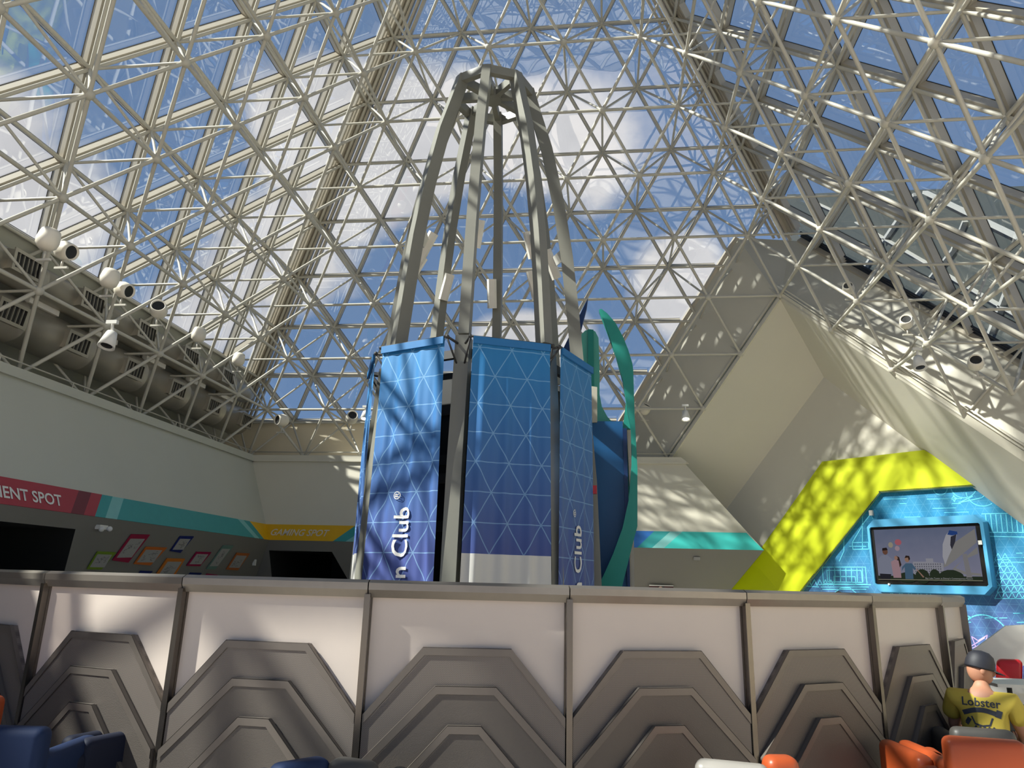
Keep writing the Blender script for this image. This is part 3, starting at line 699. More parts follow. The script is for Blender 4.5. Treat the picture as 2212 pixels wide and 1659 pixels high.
# ------------------------------------------------------------------ ducts
def duct(label, cx, cz, r, ya, yb_, vents, vdir):
    root = thing('air_duct', label, 'duct', (cx, (ya+yb_)/2, cz))
    b = MB(); n = 24; ys = []; y = ya
    prof = []
    while y < yb_-.6: prof += [(r, y), (r, y+1.72), (r*1.03, y+1.73), (r*1.03, y+1.77), (r, y+1.78)]; y += 1.78
    prof = [p for p in prof if p[1] < yb_-.55]+[(r, yb_-.5), (r*.93, yb_-.25), (r*.6, yb_-.04), (0.001, yb_)]
    Ry = Matrix(((1, 0, 0), (0, 0, 1), (0, -1, 0)))
    b.lathe((cx, 0, cz), [(pr, py) for pr, py in prof], n, Ry); b.build('duct_body', DUCT, root)
    for yv in vents:
        a = math.radians(vdir); dv = Vector((math.cos(a), 0, math.sin(a))); up = Vector((-math.sin(a), 0, math.cos(a))); Y = Vector((0, 1, 0))
        c = Vector((cx, yv, cz))+dv*(r*.85)
        def q(s1, s2, d): return [c+Y*(sy*s1)+up*(sz*s2)+dv*d for sy, sz in ((-1, -1), (1, -1), (1, 1), (-1, 1))]
        vb = MB(); A_, B_, F_, C_ = q(.33, .2, -.12), q(.30, .17, .14), q(.33, .2, .14), q(.27, .14, .145)
        lp = [A_, B_, F_, q(.33, .2, .165), q(.27, .14, .165)]
        vb.add(sum(lp, []), [(4*m_+k, 4*m_+(k+1) % 4, 4*m_+4+(k+1) % 4, 4*m_+4+k) for m_ in range(4) for k in range(4)])
        vo = vb.build('vent', DUCT, root)
        gb = MB(); gb.add(q(.28, .15, .12), [(0, 1, 2, 3)]); g_ = gb.build('grille', DUCTD, vo)
        fb = MB()
        for k in range(5): fb.box(c+dv*.145+Y*(-.2+.1*k), .03, .012, .28, Matrix((dv, Y, up)).transposed())
        f_ = fb.build('fin', DUCT, vo)
    return root
def ysol(cx, cz, px, py=None):
    lo, hi = -8, 12
    for _ in range(40):
        m = (lo+hi)/2
        if proj((cx, m, cz))[0] < px: lo = m
        else: hi = m
    return m
cl, ch = (-9.05, 5.98), (-8.71, 6.74)
dl = duct('large galvanised duct with vent grilles running along the left wall ledge, the lower one', cl[0], cl[1], .425, -9, 8.7, [ysol(cl[0]+.5, cl[1]-.15, x) for x in (-120, 25, 168, 290, 384, 462, 532)], -8)
dh = duct('upper galvanised duct with vent grilles along the left wall, against the glass', ch[0], ch[1], .30, -9, 8.3, [ysol(ch[0]+.38, ch[1]+.1, x) for x in (-80, 60, 202, 318, 413, 493)], 0)
for x, y in ((92, 668), (225, 750), (334, 800), (424, 840), (490, 868)):
    b = MB(); yy = ysol(-8.8, 6.35, x); b.box((-8.82, yy, 6.42), .12, .75, .16); b.build('hanger_box', SPK, dl)
pp = MB(); pp.tube((XL-.02, -13, ZL+.12), (XL-.02, YB+.1, ZL+.12), .015); pp.tube((XL-.05, YB+.12, ZL+.12), (eTop.x-.2, YB+.12, ZL+.12), .015)
for k in range(9): pp.tube((XL-.02, -6+k*1.75, ZL), (XL-.02, -6+k*1.75, ZL+.13), .012)
tag(pp.build('conduit', WHITE), 'thin cream conduit running along the top of the wall ledge', 'conduit')

# ------------------------------------------------------------------ can lights at the truss nodes
def can(P, dirv, s, label, nm='uplight'):
    P = Vector(P); t = thing(nm, label, 'light', tuple(P), 'cream cans under the glass')
    Rz = Vector(dirv).to_track_quat('Z', 'Y').to_matrix()
    b = MB(); b.lathe(P, [(.001, -s*.75), (s*.5, -s*.7), (s*.75, -s*.4), (s*.82, 0), (s*.76, s*.5), (s*.68, s*.85), (s*.6, s*.85), (s*.5, s*.3), (.001, s*.2)], 18, Rz); b.build('housing', CAN, t)
    b = MB(); b.lathe(P, [(s*.6, s*.7), (.001, s*.68)], 18, Rz); b.build('lens', BLACK, t)
    b = MB(); b.tube(P+Vector((0, 0, -s*.9)), P+Vector((0, 0, -s*1.6)), .015); b.box(P+Vector((0, 0, -s*1.6)), s*1.2, .03, .03); b.build('bracket', WHITE, t)
cans = [(103, 520, 11.3, (0, .2, 1), .17, 'upright cream can light at the far left, first of the row above the ducts'),
        (140, 541, 11.6, (.9, -.1, -.3), .16, 'tilted cream can light just right of the first, with a thin cable'),
        (236, 604, 12.7, (0, .2, 1), .17, 'upright cream can light above the second duct grille'),
        (266, 626, 12.9, (.9, -.1, -.3), .16, 'tilted cream can light low beside the second upright one'),
        (343, 670, 14.2, (.4, -.8, .25), .18, 'cream can light above the third duct grille, dark opening showing'),
        (429, 725, 15.8, (0, .2, 1), .17, 'cream can light above the fourth duct grille'),
        (515, 778, 17.5, (0, .2, 1), .17, 'small cream can light where the duct row nears the corner'),
        (610, 908, 19.6, (-.5, -.9, -.1), .2, 'round cream can light glowing at the sill left of the tower'),
        (760, 903, 19.6, (.4, -.8, .3), .2, 'cream can light beside the blue banner at the far sill'),
        (1392, 885, 20.2, (.5, -.5, .8), .19, 'cream can light beside the green sculpture at the far sill'),
        (1833, 624, 17.5, (-.35, -.85, .28), .155, 'cream can light high on the corner wall, uppermost of three on the right'),
        (1958, 697, 16., (-.35, -.85, .28), .155, 'cream can light on the corner wall, middle of three on the right'),
        (2108, 785, 14.6, (-.35, -.85, .28), .155, 'cream can light on the corner wall, nearest of three on the right')]
for x, y, d, dv, s, lb in cans: can(pd(x, y, d), dv, s, lb)
def spot(P, label, on=False, dv=(0, -.3, -1), s=.11):
    P = Vector(P); t = thing('spotlight', label, 'light', tuple(P), 'small track spotlights')
    Rz = Vector(dv).to_track_quat('Z', 'Y').to_matrix()
    b = MB(); b.lathe(P, [(.001, -s*1.1), (s*.6, -s), (s*.75, -s*.3), (s, s*1.1), (s*.88, s*1.1), (.001, s*.4)], 14, Rz); b.build('housing', WHT, t)
    b = MB(); b.tube(P-Rz@Vector((0, 0, s)), P+Vector((0, 0, s*2.2)), .02); b.box(P+Vector((0, 0, s*2.2)), s*1.4, .05, .05); b.build('bracket', WHT, t)
    b = MB(); b.lathe(P+Rz@Vector((0, 0, s*.9)), [(s*.8, .0), (.001, .02)], 12, Rz); b.build('lens', BULB if on else BLACK, t)
spot(pd(236, 733, 11.0), 'small pale spotlight hanging from the truss in front of the ducts')
spot(pd(1985, 783, 14.2), 'white ribbed spotlight hanging in front of the dappled wall on the right')
spot(pd(1481, 897, 17.8), 'lit spotlight hanging left of the gabled opening', True)
spot(pd(788, 897, 18.), 'lit spotlight beside the left banner', True, s=.1)
b = MB(); P0 = LL(214, 1139)
em_ = thing('emergency_light', 'twin-head emergency light on the grey wall below the teal band', 'light', tuple(P0)); b.box(P0+Vector((.05, 0, 0)), .1, .22, .08); b.build('housing', WHT, em_)
b = MB(); b.ball(P0+Vector((.13, -.1, -.04)), .05); b.build('lamp_head', WHT, em_); b = MB(); b.ball(P0+Vector((.13, .12, -.02)), .05); b.build('lamp_head', WHT, em_)
P0 = LL(548, 1215); b = MB(); b.box(P0+Vector((.02, 0, 0)), .06, .1, .16); tag(b.build('wall_switch', WHT), 'pale switch plate at the far end of the left wall by the framed drawings', 'switch')
P0 = LB(1505, 1207); b = MB(); b.box(P0+Vector((0, -.03, 0)), .16, .05, .08); tag(b.build('wall_box', GREYW), 'small grey box on the grey wall below the bright teal band', 'box')

# ------------------------------------------------------------------ tower
T0 = Vector((-.2, -.4, 0))
prof = [(0, 1.86), (1.6, 1.84), (3.1, 1.78), (4.9, 1.62), (5.9, 1.53), (6.75, 1.44), (7.7, 1.30), (8.8, 1.08), (9.5, .88), (10.02, .74)]
tw = thing('tower_frame', 'tall grey eight-ribbed metal tower tapering to a ring at its top', 'tower', tuple(T0))
def rdir(k): a = math.radians(45*k); return Vector((math.cos(a), math.sin(a), 0))
for k in range(8):
    u = rdir(k); t = Vector((-u.y, u.x, 0)); b = MB()
    def rect_at(z, r, w, d): return [T0+u*(r-d)+t*(-w/2)+Vector((0, 0, z)), T0+u*r+t*(-w/2)+Vector((0, 0, z)), T0+u*r+t*(w/2)+Vector((0, 0, z)), T0+u*(r-d)+t*(w/2)+Vector((0, 0, z))]
    vs = []
    for z, r in prof[3:]: vs += rect_at(z, r, .15, .2)
    n = len(prof)-3
    b.add(vs, [(4*i+j, 4*i+(j+1) % 4, 4*i+4+(j+1) % 4, 4*i+4+j) for i in range(n-1) for j in range(4)]+[(0, 1, 2, 3), (4*n-4, 4*n-3, 4*n-2, 4*n-1)])
    b.build('rib', RIB, tw)
    b = MB(); vs = []
    for z, r in prof[:3]+[(4.86, 1.63)]: vs += rect_at(z, r+.03, .2, .24)
    b.add(vs, [(4*i+j, 4*i+(j+1) % 4, 4*i+4+(j+1) % 4, 4*i+4+j) for i in range(3) for j in range(4)]+[(12, 13, 14, 15)])
    b.build('post', RIB, tw)
    u2 = rdir(k+1); b = MB(); zr = 9.94
    b.beam(T0+u*.70+Vector((0, 0, zr)), T0+u2*.70+Vector((0, 0, zr)), .1, .16, (0, 0, 1)); b.build('ring_beam', RIB, tw)
    b = MB(); b.beam(T0+u*.62+Vector((0, 0, zr)), T0+u*.1+Vector((0, 0, zr)), .09, .16, (0, 0, 1)); b.build('spoke', RIB, tw)
    for z in (1.1, 2.9, 4.66): 
        r_ = 1.62 if z > 4 else (1.76 if z > 2 else 1.82); b = MB()
        b.beam(T0+u*(r_-.16)+Vector((0, 0, z)), T0+u2*(r_-.16)+Vector((0, 0, z)), .08, .12, (0, 0, 1)); b.build('cross_rail', CHAR, tw)
b = MB(); b.lathe(T0, [(.001, 9.84), (.17, 9.84), (.17, 10.03), (.001, 10.03)], 8, smooth=False); b.build('hub', RIB, tw)
# dark equipment core
core = thing('equipment_core', 'black panelled core standing inside the grey tower behind the banners', 'cabinet', tuple(T0))
for k in range(8):
    a0, a1 = rdir(k), rdir(k+1); b = MB(); r_ = 1.3
    b.add([T0+a0*r_, T0+a1*r_, T0+a1*r_+Vector((0, 0, 4.45)), T0+a0*r_+Vector((0, 0, 4.45))], [(0, 1, 2, 3)]); b.build('panel', BLACK, core)
    for z in (1.5, 2.3, 3.2, 3.9): b = MB(); b.beam(T0+a0*(r_+.02)+Vector((0, 0, z)), T0+a1*(r_+.02)+Vector((0, 0, z)), .02, .14, (0, 0, 1)); b.build('shelf_edge', CHAR, core)
b = MB(); b.lathe(T0, [(1.3, 4.45), (.001, 4.45)], 8, smooth=False); b.build('top', CHAR, core)
for (px_, py_) in ((870, 742), (1152, 741)):
    b = MB(); P0 = pd(px_, py_, 10.9); P0.z = 4.5; b.lathe(P0, [(.001, .42), (.1, .40), (.17, .3), (.18, .1), (.14, 0), (.14, -.6)], 14); tag(b.build('drum_speaker', SPK), 'rounded cream top of a drum speaker peeking over the %s banner' % ('left' if px_ < 1000 else 'middle'), 'speaker')

# banners
def banner(ang, label, txt, width=1.06, ap=1.80, ztop=4.76, zbot=.9, seed=0, white=0., sh=0.):
    a = math.radians(ang); n = Vector((math.cos(a), math.sin(a), 0)); t = Vector((-n.y, n.x, 0)); c = T0+n*ap+t*sh
    Mw = Matrix((t, -n, Vector((0, 0, 1)))).transposed().to_4x4(); Mw.translation = Vector((c.x, c.y, 0))
    root = D.objects.new('hanging_banner', None); COL.objects.link(root); root.matrix_world = Mw; tag(root, label, 'banner', 'blue banners around the tower')
    rnd = random.Random(seed); ph = [rnd.uniform(0, 6) for _ in range(4)]
    nu, nv = 40, 30; vs = []
    def cy(u, v): am = (.004+.012*min(1, v*3))*(.35 if seed == 3 else 1); return am*(math.sin(u*22+ph[0])+.6*math.sin(u*41+ph[1]+v*1.5))+(.008 if seed == 3 else .022)*math.sin(u*7+ph[2]+v*2)*v-.03*v
    for j in range(nv+1):
        v = j/nv; z = ztop+(zbot-ztop)*v; amp = .006+.02*min(1, v*3)
        tap = 1+.10*v
        for i in range(nu+1):
            u = i/nu-.5
            y = cy(u, v)
            vs.append((u*width*tap, y, z))
    b = MB(); b.add(vs, [(j*(nu+1)+i, j*(nu+1)+i+1, (j+1)*(nu+1)+i+1, (j+1)*(nu+1)+i) for j in range(nv) for i in range(nu)], True)
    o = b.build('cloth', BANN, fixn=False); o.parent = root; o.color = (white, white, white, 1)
    hm = MB(); hm.box((0, -.025, ztop-.05), width, .03, .1); h_ = hm.build('hem', mat('banner_hem'+str(ang), (.015, .15, .38), .6)); h_.parent = root
    rb = MB(); rb.tube((-width/2-.05, -.01, ztop), (width/2+.05, -.01, ztop), .018); r_ = rb.build('rod', CHAR); r_.parent = root
    for s_ in (-1, 1):
        bb = MB(); bb.tube((s_*(width/2+.04), 0, ztop), (s_*(width/2+.06), .22, ztop-.03), .018); bb.tube((s_*(width/2+.06), .22, ztop-.32), (s_*(width/2+.04), .0, ztop-.02), .014); bb.ball((s_*(width/2+.04), 0, ztop), .03, 8, 6)
        k_ = bb.build('bracket', CHAR); k_.parent = root
    if txt:
        W = mat('banner_lettering', (.72, .7, .66), .5)
        def T(body, size, z, x, bold=.004):
            cu = D.curves.new('lettering', 'FONT'); cu.body = body; cu.size = size; cu.offset = bold; cu.resolution_u = 3
            tx = D.objects.new('lettering', cu); COL.objects.link(tx); dg = bpy.context.evaluated_depsgraph_get(); me = D.meshes.new_from_object(tx.evaluated_get(dg)); D.objects.remove(tx)
            me.materials.clear(); me.materials.append(W)
            bm = bmesh.new(); bm.from_mesh(me); bmesh.ops.triangulate(bm, faces=bm.faces); bmesh.ops.subdivide_edges(bm, edges=[e for e in bm.edges if e.calc_length() > .05], cuts=3); bm.to_mesh(me); bm.free()
            me.transform(Matrix(((0, -1, 0, x), (0, 0, -1, 0), (1, 0, 0, z), (0, 0, 0, 1))))
            for vv in me.vertices: v_ = (ztop-vv.co.z)/(ztop-zbot); vv.co.y = cy(vv.co.x/(width*(1+.1*v_)), v_)-.018
            o = D.objects.new('lettering', me); COL.objects.link(o); o.parent = root
        T('n Club', .335, 1.60+txt[0], txt[1]); 
        T('®', .14, 1.60+txt[0]+1.0, txt[1]-.16, .001)
    return root
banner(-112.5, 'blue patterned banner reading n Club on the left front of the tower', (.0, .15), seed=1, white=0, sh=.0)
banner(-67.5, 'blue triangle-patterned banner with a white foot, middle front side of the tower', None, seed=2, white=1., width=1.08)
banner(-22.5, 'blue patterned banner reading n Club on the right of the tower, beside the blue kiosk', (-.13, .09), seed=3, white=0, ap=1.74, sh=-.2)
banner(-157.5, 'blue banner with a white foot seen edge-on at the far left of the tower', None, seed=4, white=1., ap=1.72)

# column speakers on the ribs
def cspk(p, q, depth, label, grp='white column speakers on the tower ribs', w=.17, ribk=None):
    P, Q = pd(*p, depth), pd(*q, depth*1.0); c = (P+Q)/2; t = thing('column_speaker', label, 'speaker', tuple(c), grp)
    ax = (P-Q).normalized(); vdir = (CAM-c).normalized(); side = ax.cross(vdir).normalized(); f = side.cross(ax)
    Rm = Matrix((side, f, ax)).transposed(); L_ = (P-Q).length
    b = MB(); prof_ = [(-w/2, -.09), (w/2, -.09), (w/2, .03), (w*.3, .08), (-w*.3, .08), (-w/2, .03)]
    vs = [c+Rm@Vector((x, y, s_*L_/2)) for s_ in (-1, 1) for x, y in prof_]; b.add(vs, [(i, (i+1) % 6, 6+(i+1) % 6, 6+i) for i in range(6)]+[tuple(range(6)), tuple(range(6, 12))]); b.build('housing', SPK, t)
    if ribk is not None:
        u = rdir(ribk); z = c.z
        r_ = next(a[1]+(b_[1]-a[1])*(z-a[0])/(b_[0]-a[0]) for a, b_ in zip(prof, prof[1:]) if a[0] <= z <= b_[0])
        rp = T0+u*(r_-.1)+Vector((0, 0, z)); d = (rp-c); b = MB(); 
        if d.length > .05:
            b.beam(c-f*.05, c+d.normalized()*min(d.length, .5), .04, .16, ax); b.build('bracket', WHT, t)
cspk((937, 503), (905, 562), 12.35, 'white slanted column speaker, upper one beside the leftmost rib', ribk=5)
cspk((915, 555), (884, 605), 12.9, 'white slanted column speaker just below and left of the upper left one', ribk=4)
cspk((972, 592), (957, 648), 13.0, 'white column speaker on the second rib from the left, above the banners', ribk=3)
cspk((1037, 475), (1027, 535), 12.1, 'white column speaker right of the front rib, highest of all', ribk=6)
cspk((1062, 603), (1063, 666), 13.1, 'upright column speaker on the thin back rib', ribk=2)
cspk((1140, 500), (1152, 558), 12.2, 'white column speaker left of the right front rib', ribk=7)
cspk((1146, 585), (1160, 648), 13.0, 'grey slim column speaker half behind the right front rib', ribk=1)
cspk((1180, 540), (1203, 602), 12.5, 'white slanted column speaker between the two right ribs', ribk=0)

# ------------------------------------------------------------------ sculpture / kiosk right of the tower
def plate(pxs, y, th, name, m, parent, smooth=False):
    pts = [at(px_, py_, 1, y) for px_, py_ in pxs]; b = MB(); b.prism(pts, (0, th, 0)); return b.build(name, m, parent)
kio = thing('kiosk_sculpture', 'tall kiosk of blue panels with curved green leaf fins beside the tower', 'sculpture', (1.9, .5, 0))
plate([(1268, 910), (1345, 910), (1358, 1290), (1262, 1290)], .55, .5, 'blue_panel', PBLUE, kio)
plate([(1345, 925), (1354, 925), (1362, 1290), (1356, 1290)], .5, .35, 'navy_panel', NAVY, kio)
plate([(1342, 926), (1366, 926), (1373, 1010), (1358, 1120), (1350, 1040)], .75, .12, 'light_green_panel', GREEN2, kio)
plate([(1354, 926), (1365, 926), (1367, 1000), (1361, 1070)], .70, .04, 'pale_panel', PALE, kio)
plate([(1276, 834), (1290, 836), (1290, 912), (1274, 912)], .5, .2, 'pale_post', PALE, kio)
plate([(1361, 1170), (1369, 1150), (1371, 1290), (1364, 1290)], .8, .1, 'pale_edge', PALE, kio)
def smoothpts(pts, n=4):
    out = []; L = len(pts)
    for i in range(L):
        p0, p1, p2, p3 = pts[(i-1) % L], pts[i], pts[(i+1) % L], pts[(i+2) % L]
        for k in range(n):
            t = k/n; out.append(tuple(.5*((2*p1[j])+(-p0[j]+p2[j])*t+(2*p0[j]-5*p1[j]+4*p2[j]-p3[j])*t*t+(-p0[j]+3*p1[j]-3*p2[j]+p3[j])*t**3) for j in (0, 1)))
    return out
fin = [(1294, 669), (1299, 667), (1312, 677), (1330, 698), (1346, 728), (1357, 755), (1366, 785), (1368, 800), (1371, 900), (1377, 1010), (1377, 1137), (1368, 1170), (1353, 1230), (1338, 1290), (1280, 1290), (1305, 1240), (1325, 1195), (1345, 1140), (1358, 1080), (1365, 1000), (1363, 925), (1355, 880), (1345, 820), (1330, 765), (1312, 715)]
plate(fin, .2, .16, 'leaf_fin', GREEN, kio)
fin2 = [(1256, 722), (1264, 714), (1275, 711), (1286, 716), (1293, 730), (1295, 790), (1295, 850), (1300, 878), (1312, 900), (1328, 917), (1341, 926), (1290, 918), (1275, 912), (1270, 860), (1256, 800)]
fo_ = MB(); pts = [at(x, y, 1, .95) for x, y in fin2]; fo_.prism(pts, (0, .1, 0)); fo_.build('wavy_fin', GREEN2, kio)
plate([(1270, 711), (1282, 712), (1283, 800), (1284, 850), (1276, 912), (1270, 900)], .9, .04, 'fin_fold', GREEN, kio)
plate([(1345, 926), (1352, 870), (1362, 905), (1362, 926)], .6, .1, 'fin_base', GREEN, kio)
plate([(1270, 644), (1267, 665), (1253, 720), (1252, 775), (1212, 762)], 1.2, .1, 'navy_blade', NAVY, kio)
b = MB(); P0 = at(1281, 1058, 1, -.72); al = thing('alarm_box', 'small red box with a white conduit at the edge of the right banner', 'alarm', tuple(P0)); b.box(P0, .11, .07, .12); b.build('box', ALARM, al)
b = MB(); b.path([at(x, y, 1, -.72) for x, y in ((1276, 1066), (1276, 1080), (1274, 1090), (1270, 1100))], .012); b.path([at(x, y, 1, -.72) for x, y in ((1275, 1048), (1272, 1035), (1271, 1020))], .008); b.build('conduit', WHT, al)

# ------------------------------------------------------------------ counter
CC = Vector((-.3263, -.0115, 0)); RC = 6.384; a00 = math.radians(-90+10.2)
def cdir(th): a = a00+math.radians(th); return Vector((math.cos(a), math.sin(a), 0))
PZ = 1.50
CLAB = ['leftmost bay of the white counter, cut by the left edge', 'second counter bay from the left, dappled sun above its steel chevrons', 'third counter bay from the left, between two steel posts', 'middle counter bay straight below the white-footed banner', 'counter bay right of the middle one, fully shaded white panel', 'shaded counter bay below the olive and lime corner', 'narrow foreshortened counter bay below the screen', 'very narrow last visible counter bay at the right end', 'end bay of the counter, seen edge-on', 'counter bay on the far right turn']
def make_bay():
    """bay built in local coordinates: x across, y outward (negative = toward viewer), z up; origin at floor centre"""
    w = 2*RC*math.sin(math.radians(6)); h = w/2-.02
    out = []
    b = MB(); b.box((0, .03, PZ/2), w-.02, .06, PZ); out.append(('white_panel', b, CPANEL))
    def chev(t, z0, sl, y, m, nm):
        # t half top width, z0 apex height
        pts = [(-h, z0-(h-t)*sl), (-t, z0), (t, z0), (h, z0-(h-t)*sl), (h, 0), (-h, 0)]
        zz = z0-(h-t)*sl
        b = MB(); bp = [Vector((x, y, z)) for x, z in pts]; b.prism(bp, (0, -y if y < 0 else .05, 0)); out.append((nm, b, m))
        f = MB(); ln = [Vector((x, y-.004, z)) for x, z in pts[:4]]; wd = .045
        inn = [(-h, zz-wd*1.35), (-t+.3*wd, z0-wd), (t-.3*wd, z0-wd), (h, zz-wd*1.35)]
        inn = [Vector((x, y-.008, z)) for x, z in inn]; ln2 = [Vector((p.x, y-.008, p.z)) for p in ln]
        top0 = [Vector((p.x, y+.02, p.z+.004)) for p in ln]; l3 = [Vector((p.x, y-.008, p.z+.004)) for p in ln]
        f.add(ln2+inn, [(0, 1, 5, 4), (1, 2, 6, 5), (2, 3, 7, 6)]); f.add(l3+top0, [(0, 1, 5, 4), (1, 2, 6, 5), (2, 3, 7, 6)])
        out.append(('chevron_border', f, STEEL2))
    chev(.29, 1.175, 1.14, -.05, PERF, 'perforated_chevron')
    chev(.195, .945, 1.0, -.085, MESHM, 'mesh_chevron')
    chev(.105, .72, 1.05, -.12, MESHM, 'mesh_chevron')
    return out
bay_parts = make_bay(); protos = []
for nm, b, m in bay_parts: protos.append((nm, b.build(nm, m), ))
first = True
for i in range(8):
    th = -36+12*i
    n = cdir(th); t = Vector((-n.y, n.x, 0)); rc = RC*math.cos(math.radians(6))
    root = D.objects.new('counter_bay', None); COL.objects.link(root)
    Mx = Matrix((t, -n, Vector((0, 0, 1)))).transposed().to_4x4(); Mx.translation = CC+n*rc; root.matrix_world = Mx
    tag(root, CLAB[i], 'counter', 'bays of the ring counter')
    for nm, o in protos:
        c = o if i == 0 else o.copy()
        if i: COL.objects.link(c)
        c.parent = root
# posts and rail
pm = MB(); pm.box((0, -.025, PZ/2), .04, .07, PZ); pm.box((0, -.005, PZ/2), .05, .02, PZ)
pproto = pm.build('counter_post', POSTM)
PLAB = ['first full-height steel post from the left edge', 'second steel counter post from the left', 'steel counter post below the left banner', 'steel counter post below the right banner', 'steel counter post below the olive corner', 'steel counter post below the mural edge', 'steel counter post near the right end', 'last steel counter post at the right end', 'steel post on the hidden far right turn', 'steel post past the right end']
for i in range(8):
    th = -30+12*i; n = cdir(th); t = Vector((-n.y, n.x, 0)); c = pproto if i == 0 else pproto.copy()
    if i: COL.objects.link(c)
    Mx = Matrix((t, -n, Vector((0, 0, 1)))).transposed().to_4x4(); Mx.translation = CC+n*RC; c.matrix_world = Mx
    tag(c, PLAB[i]+', between white bays', 'post', 'steel posts of the ring counter')
def rail(t0, t1, lab):
    n0, n1 = cdir(t0), cdir(t1); b = MB()
    pr = [(-.16, 1.585), (.02, 1.592), (.055, 1.572), (.055, 1.528), (.03, 1.478), (-.12, 1.478), (-.16, 1.528)]
    g = .004
    d = (n1-n0).normalized()*g*RC/abs(RC)
    vs = [CC+n*(RC+r)+Vector((0, 0, z))+s_*d for n, s_ in ((n0, 1), (n1, -1)) for r, z in pr]
    L = len(pr); b.add(vs, [(i, (i+1) % L, L+(i+1) % L, L+i) for i in range(L)]+[tuple(range(L)), tuple(range(L, 2*L))])
    o = b.build('counter_rail', STEEL); tag(o, lab, 'rail', 'steel rail segments on the counter top'); return o
RL = ['rail segment at the left edge', 'rail segment over the second bay', 'bright rail segment over the third bay', 'rail segment below the middle banner', 'rail segment right of the middle', 'rail segment below the olive corner', 'rail segment below the screen', 'short rail segment at the right end', 'rail end segment turning away', 'hidden rail segment past the right end']
for i in range(9): rail(-42+12*i, -30+12*i, 'brushed steel faceted '+RL[i]+' of the counter')

# ------------------------------------------------------------------ seats
def softbox(name, c, sx, sy, sz, m, parent, R=None, bw=.05):
    b = MB(); b.box((0, 0, 0), sx, sy, sz); o = b.build(name, m); bevel(o, min(bw, sx*.45, sy*.45, sz*.45), 4)
    o.parent = parent; o.location = c; return o
def armchair(px_, py_, zt, side, rot, m, label, w=.66, grp='lounge chairs by the counter', loc=None, sc_=1.):
    """tub chair whose back top edge centre shows at a pixel, at height zt"""
    P0 = at(px_, py_, 2, zt) if loc is None else Vector(loc)
    root = D.objects.new('lounge_chair', None); COL.objects.link(root); root.location = (P0.x, P0.y, 0); root.rotation_euler = (0, 0, rot); root.scale = (sc_, sc_, 1)
    tag(root, label, 'chair', grp)
    softbox('backrest', (0, 0, zt-.26), w, .14, .52, m, root); softbox('seat', (0, .32, .36), w-.2, .52, .18, m, root)
    for s_ in (-1, 1): softbox('arm', (s_*(w/2-.06), .32, .42), .12, .58, .3, m, root)
    for sx_ in (-1, 1):
        for sy_ in (.04, .58):
            b = MB(); b.tube((sx_*(w/2-.08), sy_, 0), (sx_*(w/2-.08), sy_, .27), .02); o = b.build('leg', STEEL2); o.parent = root
    return root
armchair(30, 1568, .72, 0, math.radians(8), BLUEV, 'dark blue vinyl lounge chair at the bottom left, back toward the viewer', w=.42)
armchair(4, 1551, .80, 0, 1.7, ORGV, 'orange lounge chair just peeking in behind the blue one at the left edge', w=.4, loc=(-2.25, -6.75, 0))
armchair(143, 1622, .5, 0, -.3, NAVYV, 'low navy seat beside the blue chair at the bottom left', w=.27)
armchair(650, 1641, .72, 0, .9, BLUEV, 'blue chair whose corner just shows at the bottom edge, left of the middle', w=.30)
armchair(765, 1640, .72, 0, -.3, GRYV, 'dark grey chair top just showing below the counter post at the bottom', w=.26)
armchair(1580, 1645, .72, 0, -.2, SILV, 'silvery grey chair top showing at the bottom edge, right of the middle', w=.38)
armchair(1684, 1631, .74, 0, .2, ORGV, 'small orange chair top beside the silvery one at the bottom', w=.18)
armchair(2122, 1594, .74, 0, -.12, ORGV, 'bright orange lounge chair at the bottom right', w=.46)
armchair(2030, 1655, .52, 0, .1, ORGV, 'low orange seat left of the bright orange chair', w=.25)
armchair(2120, 1573, .66, 0, -.15, GRYV, 'dark grey chair top edge just behind the orange chair', w=.42)
armchair(2175, 1519, .72, 0, -.15, GRYV, 'large charcoal lounge chair behind the orange one at the right edge', w=.62)
armchair(2125, 1503, .66, 0, -.4, NAVYV, 'navy chair the man in the yellow shirt sits in', w=.5)

# ------------------------------------------------------------------ booth bench in front of the mural
bt = pd(2150, 1450, 10.5); bx = thing('booth_bench', 'white booth bench with a slanted white back below the mural', 'bench', tuple(Vector((bt.x, bt.y, 0))))
def bp(x, y, d): return pd(x, y, d)
def slab(name, pts, off, m, parent):
    b = MB(); b.prism(pts, off); return b.build(name, m, parent)
pn = Vector((ray(2150, 1450).x, ray(2150, 1450).y, 0)).normalized()
def onv(x, y, d): 
    q = CAM+pn*d; return pl(x, y, q, pn)
slab('slanted_back', [onv(2095, 1410, 12.), onv(2172, 1353, 12.), onv(2300, 1345, 12.), onv(2300, 1440, 12.), onv(2085, 1435, 12.)], pn*.3, WHT, bx)
slab('base', [onv(2080, 1486, 11.), onv(2300, 1490, 11.), onv(2300, 1640, 11.), onv(2080, 1640, 11.)], pn*.8, WHT, bx)
slab('top', [onv(2140, 1484, 10.9), onv(2300, 1486, 10.9), onv(2300, 1500, 10.9), onv(2140, 1497, 10.9)], pn*.3, WHT, bx)
for i, (x0, x1, y0, y1, lb) in enumerate(((2150, 2209, 1424, 1484, 'plump red vinyl cushion on the white booth, largest in view'), (2211, 2280, 1424, 1484, 'red vinyl cushion cut by the right edge'), (2118, 2131, 1418, 1460, 'red vinyl cushion half hidden behind the black cap'))):
    b = MB(); b.prism([onv(x0, y1, 11.0), onv(x1, y1+2, 11.0), onv(x1, y0+2, 11.0), onv(x0+3, y0, 11.0)], pn*.18); o = b.build('booth_cushion', REDV); bevel(o, .05, 4); tag(o, lb, 'cushion', 'red booth cushions')
tb = pd(2185, 1520, 9.5); b = MB()
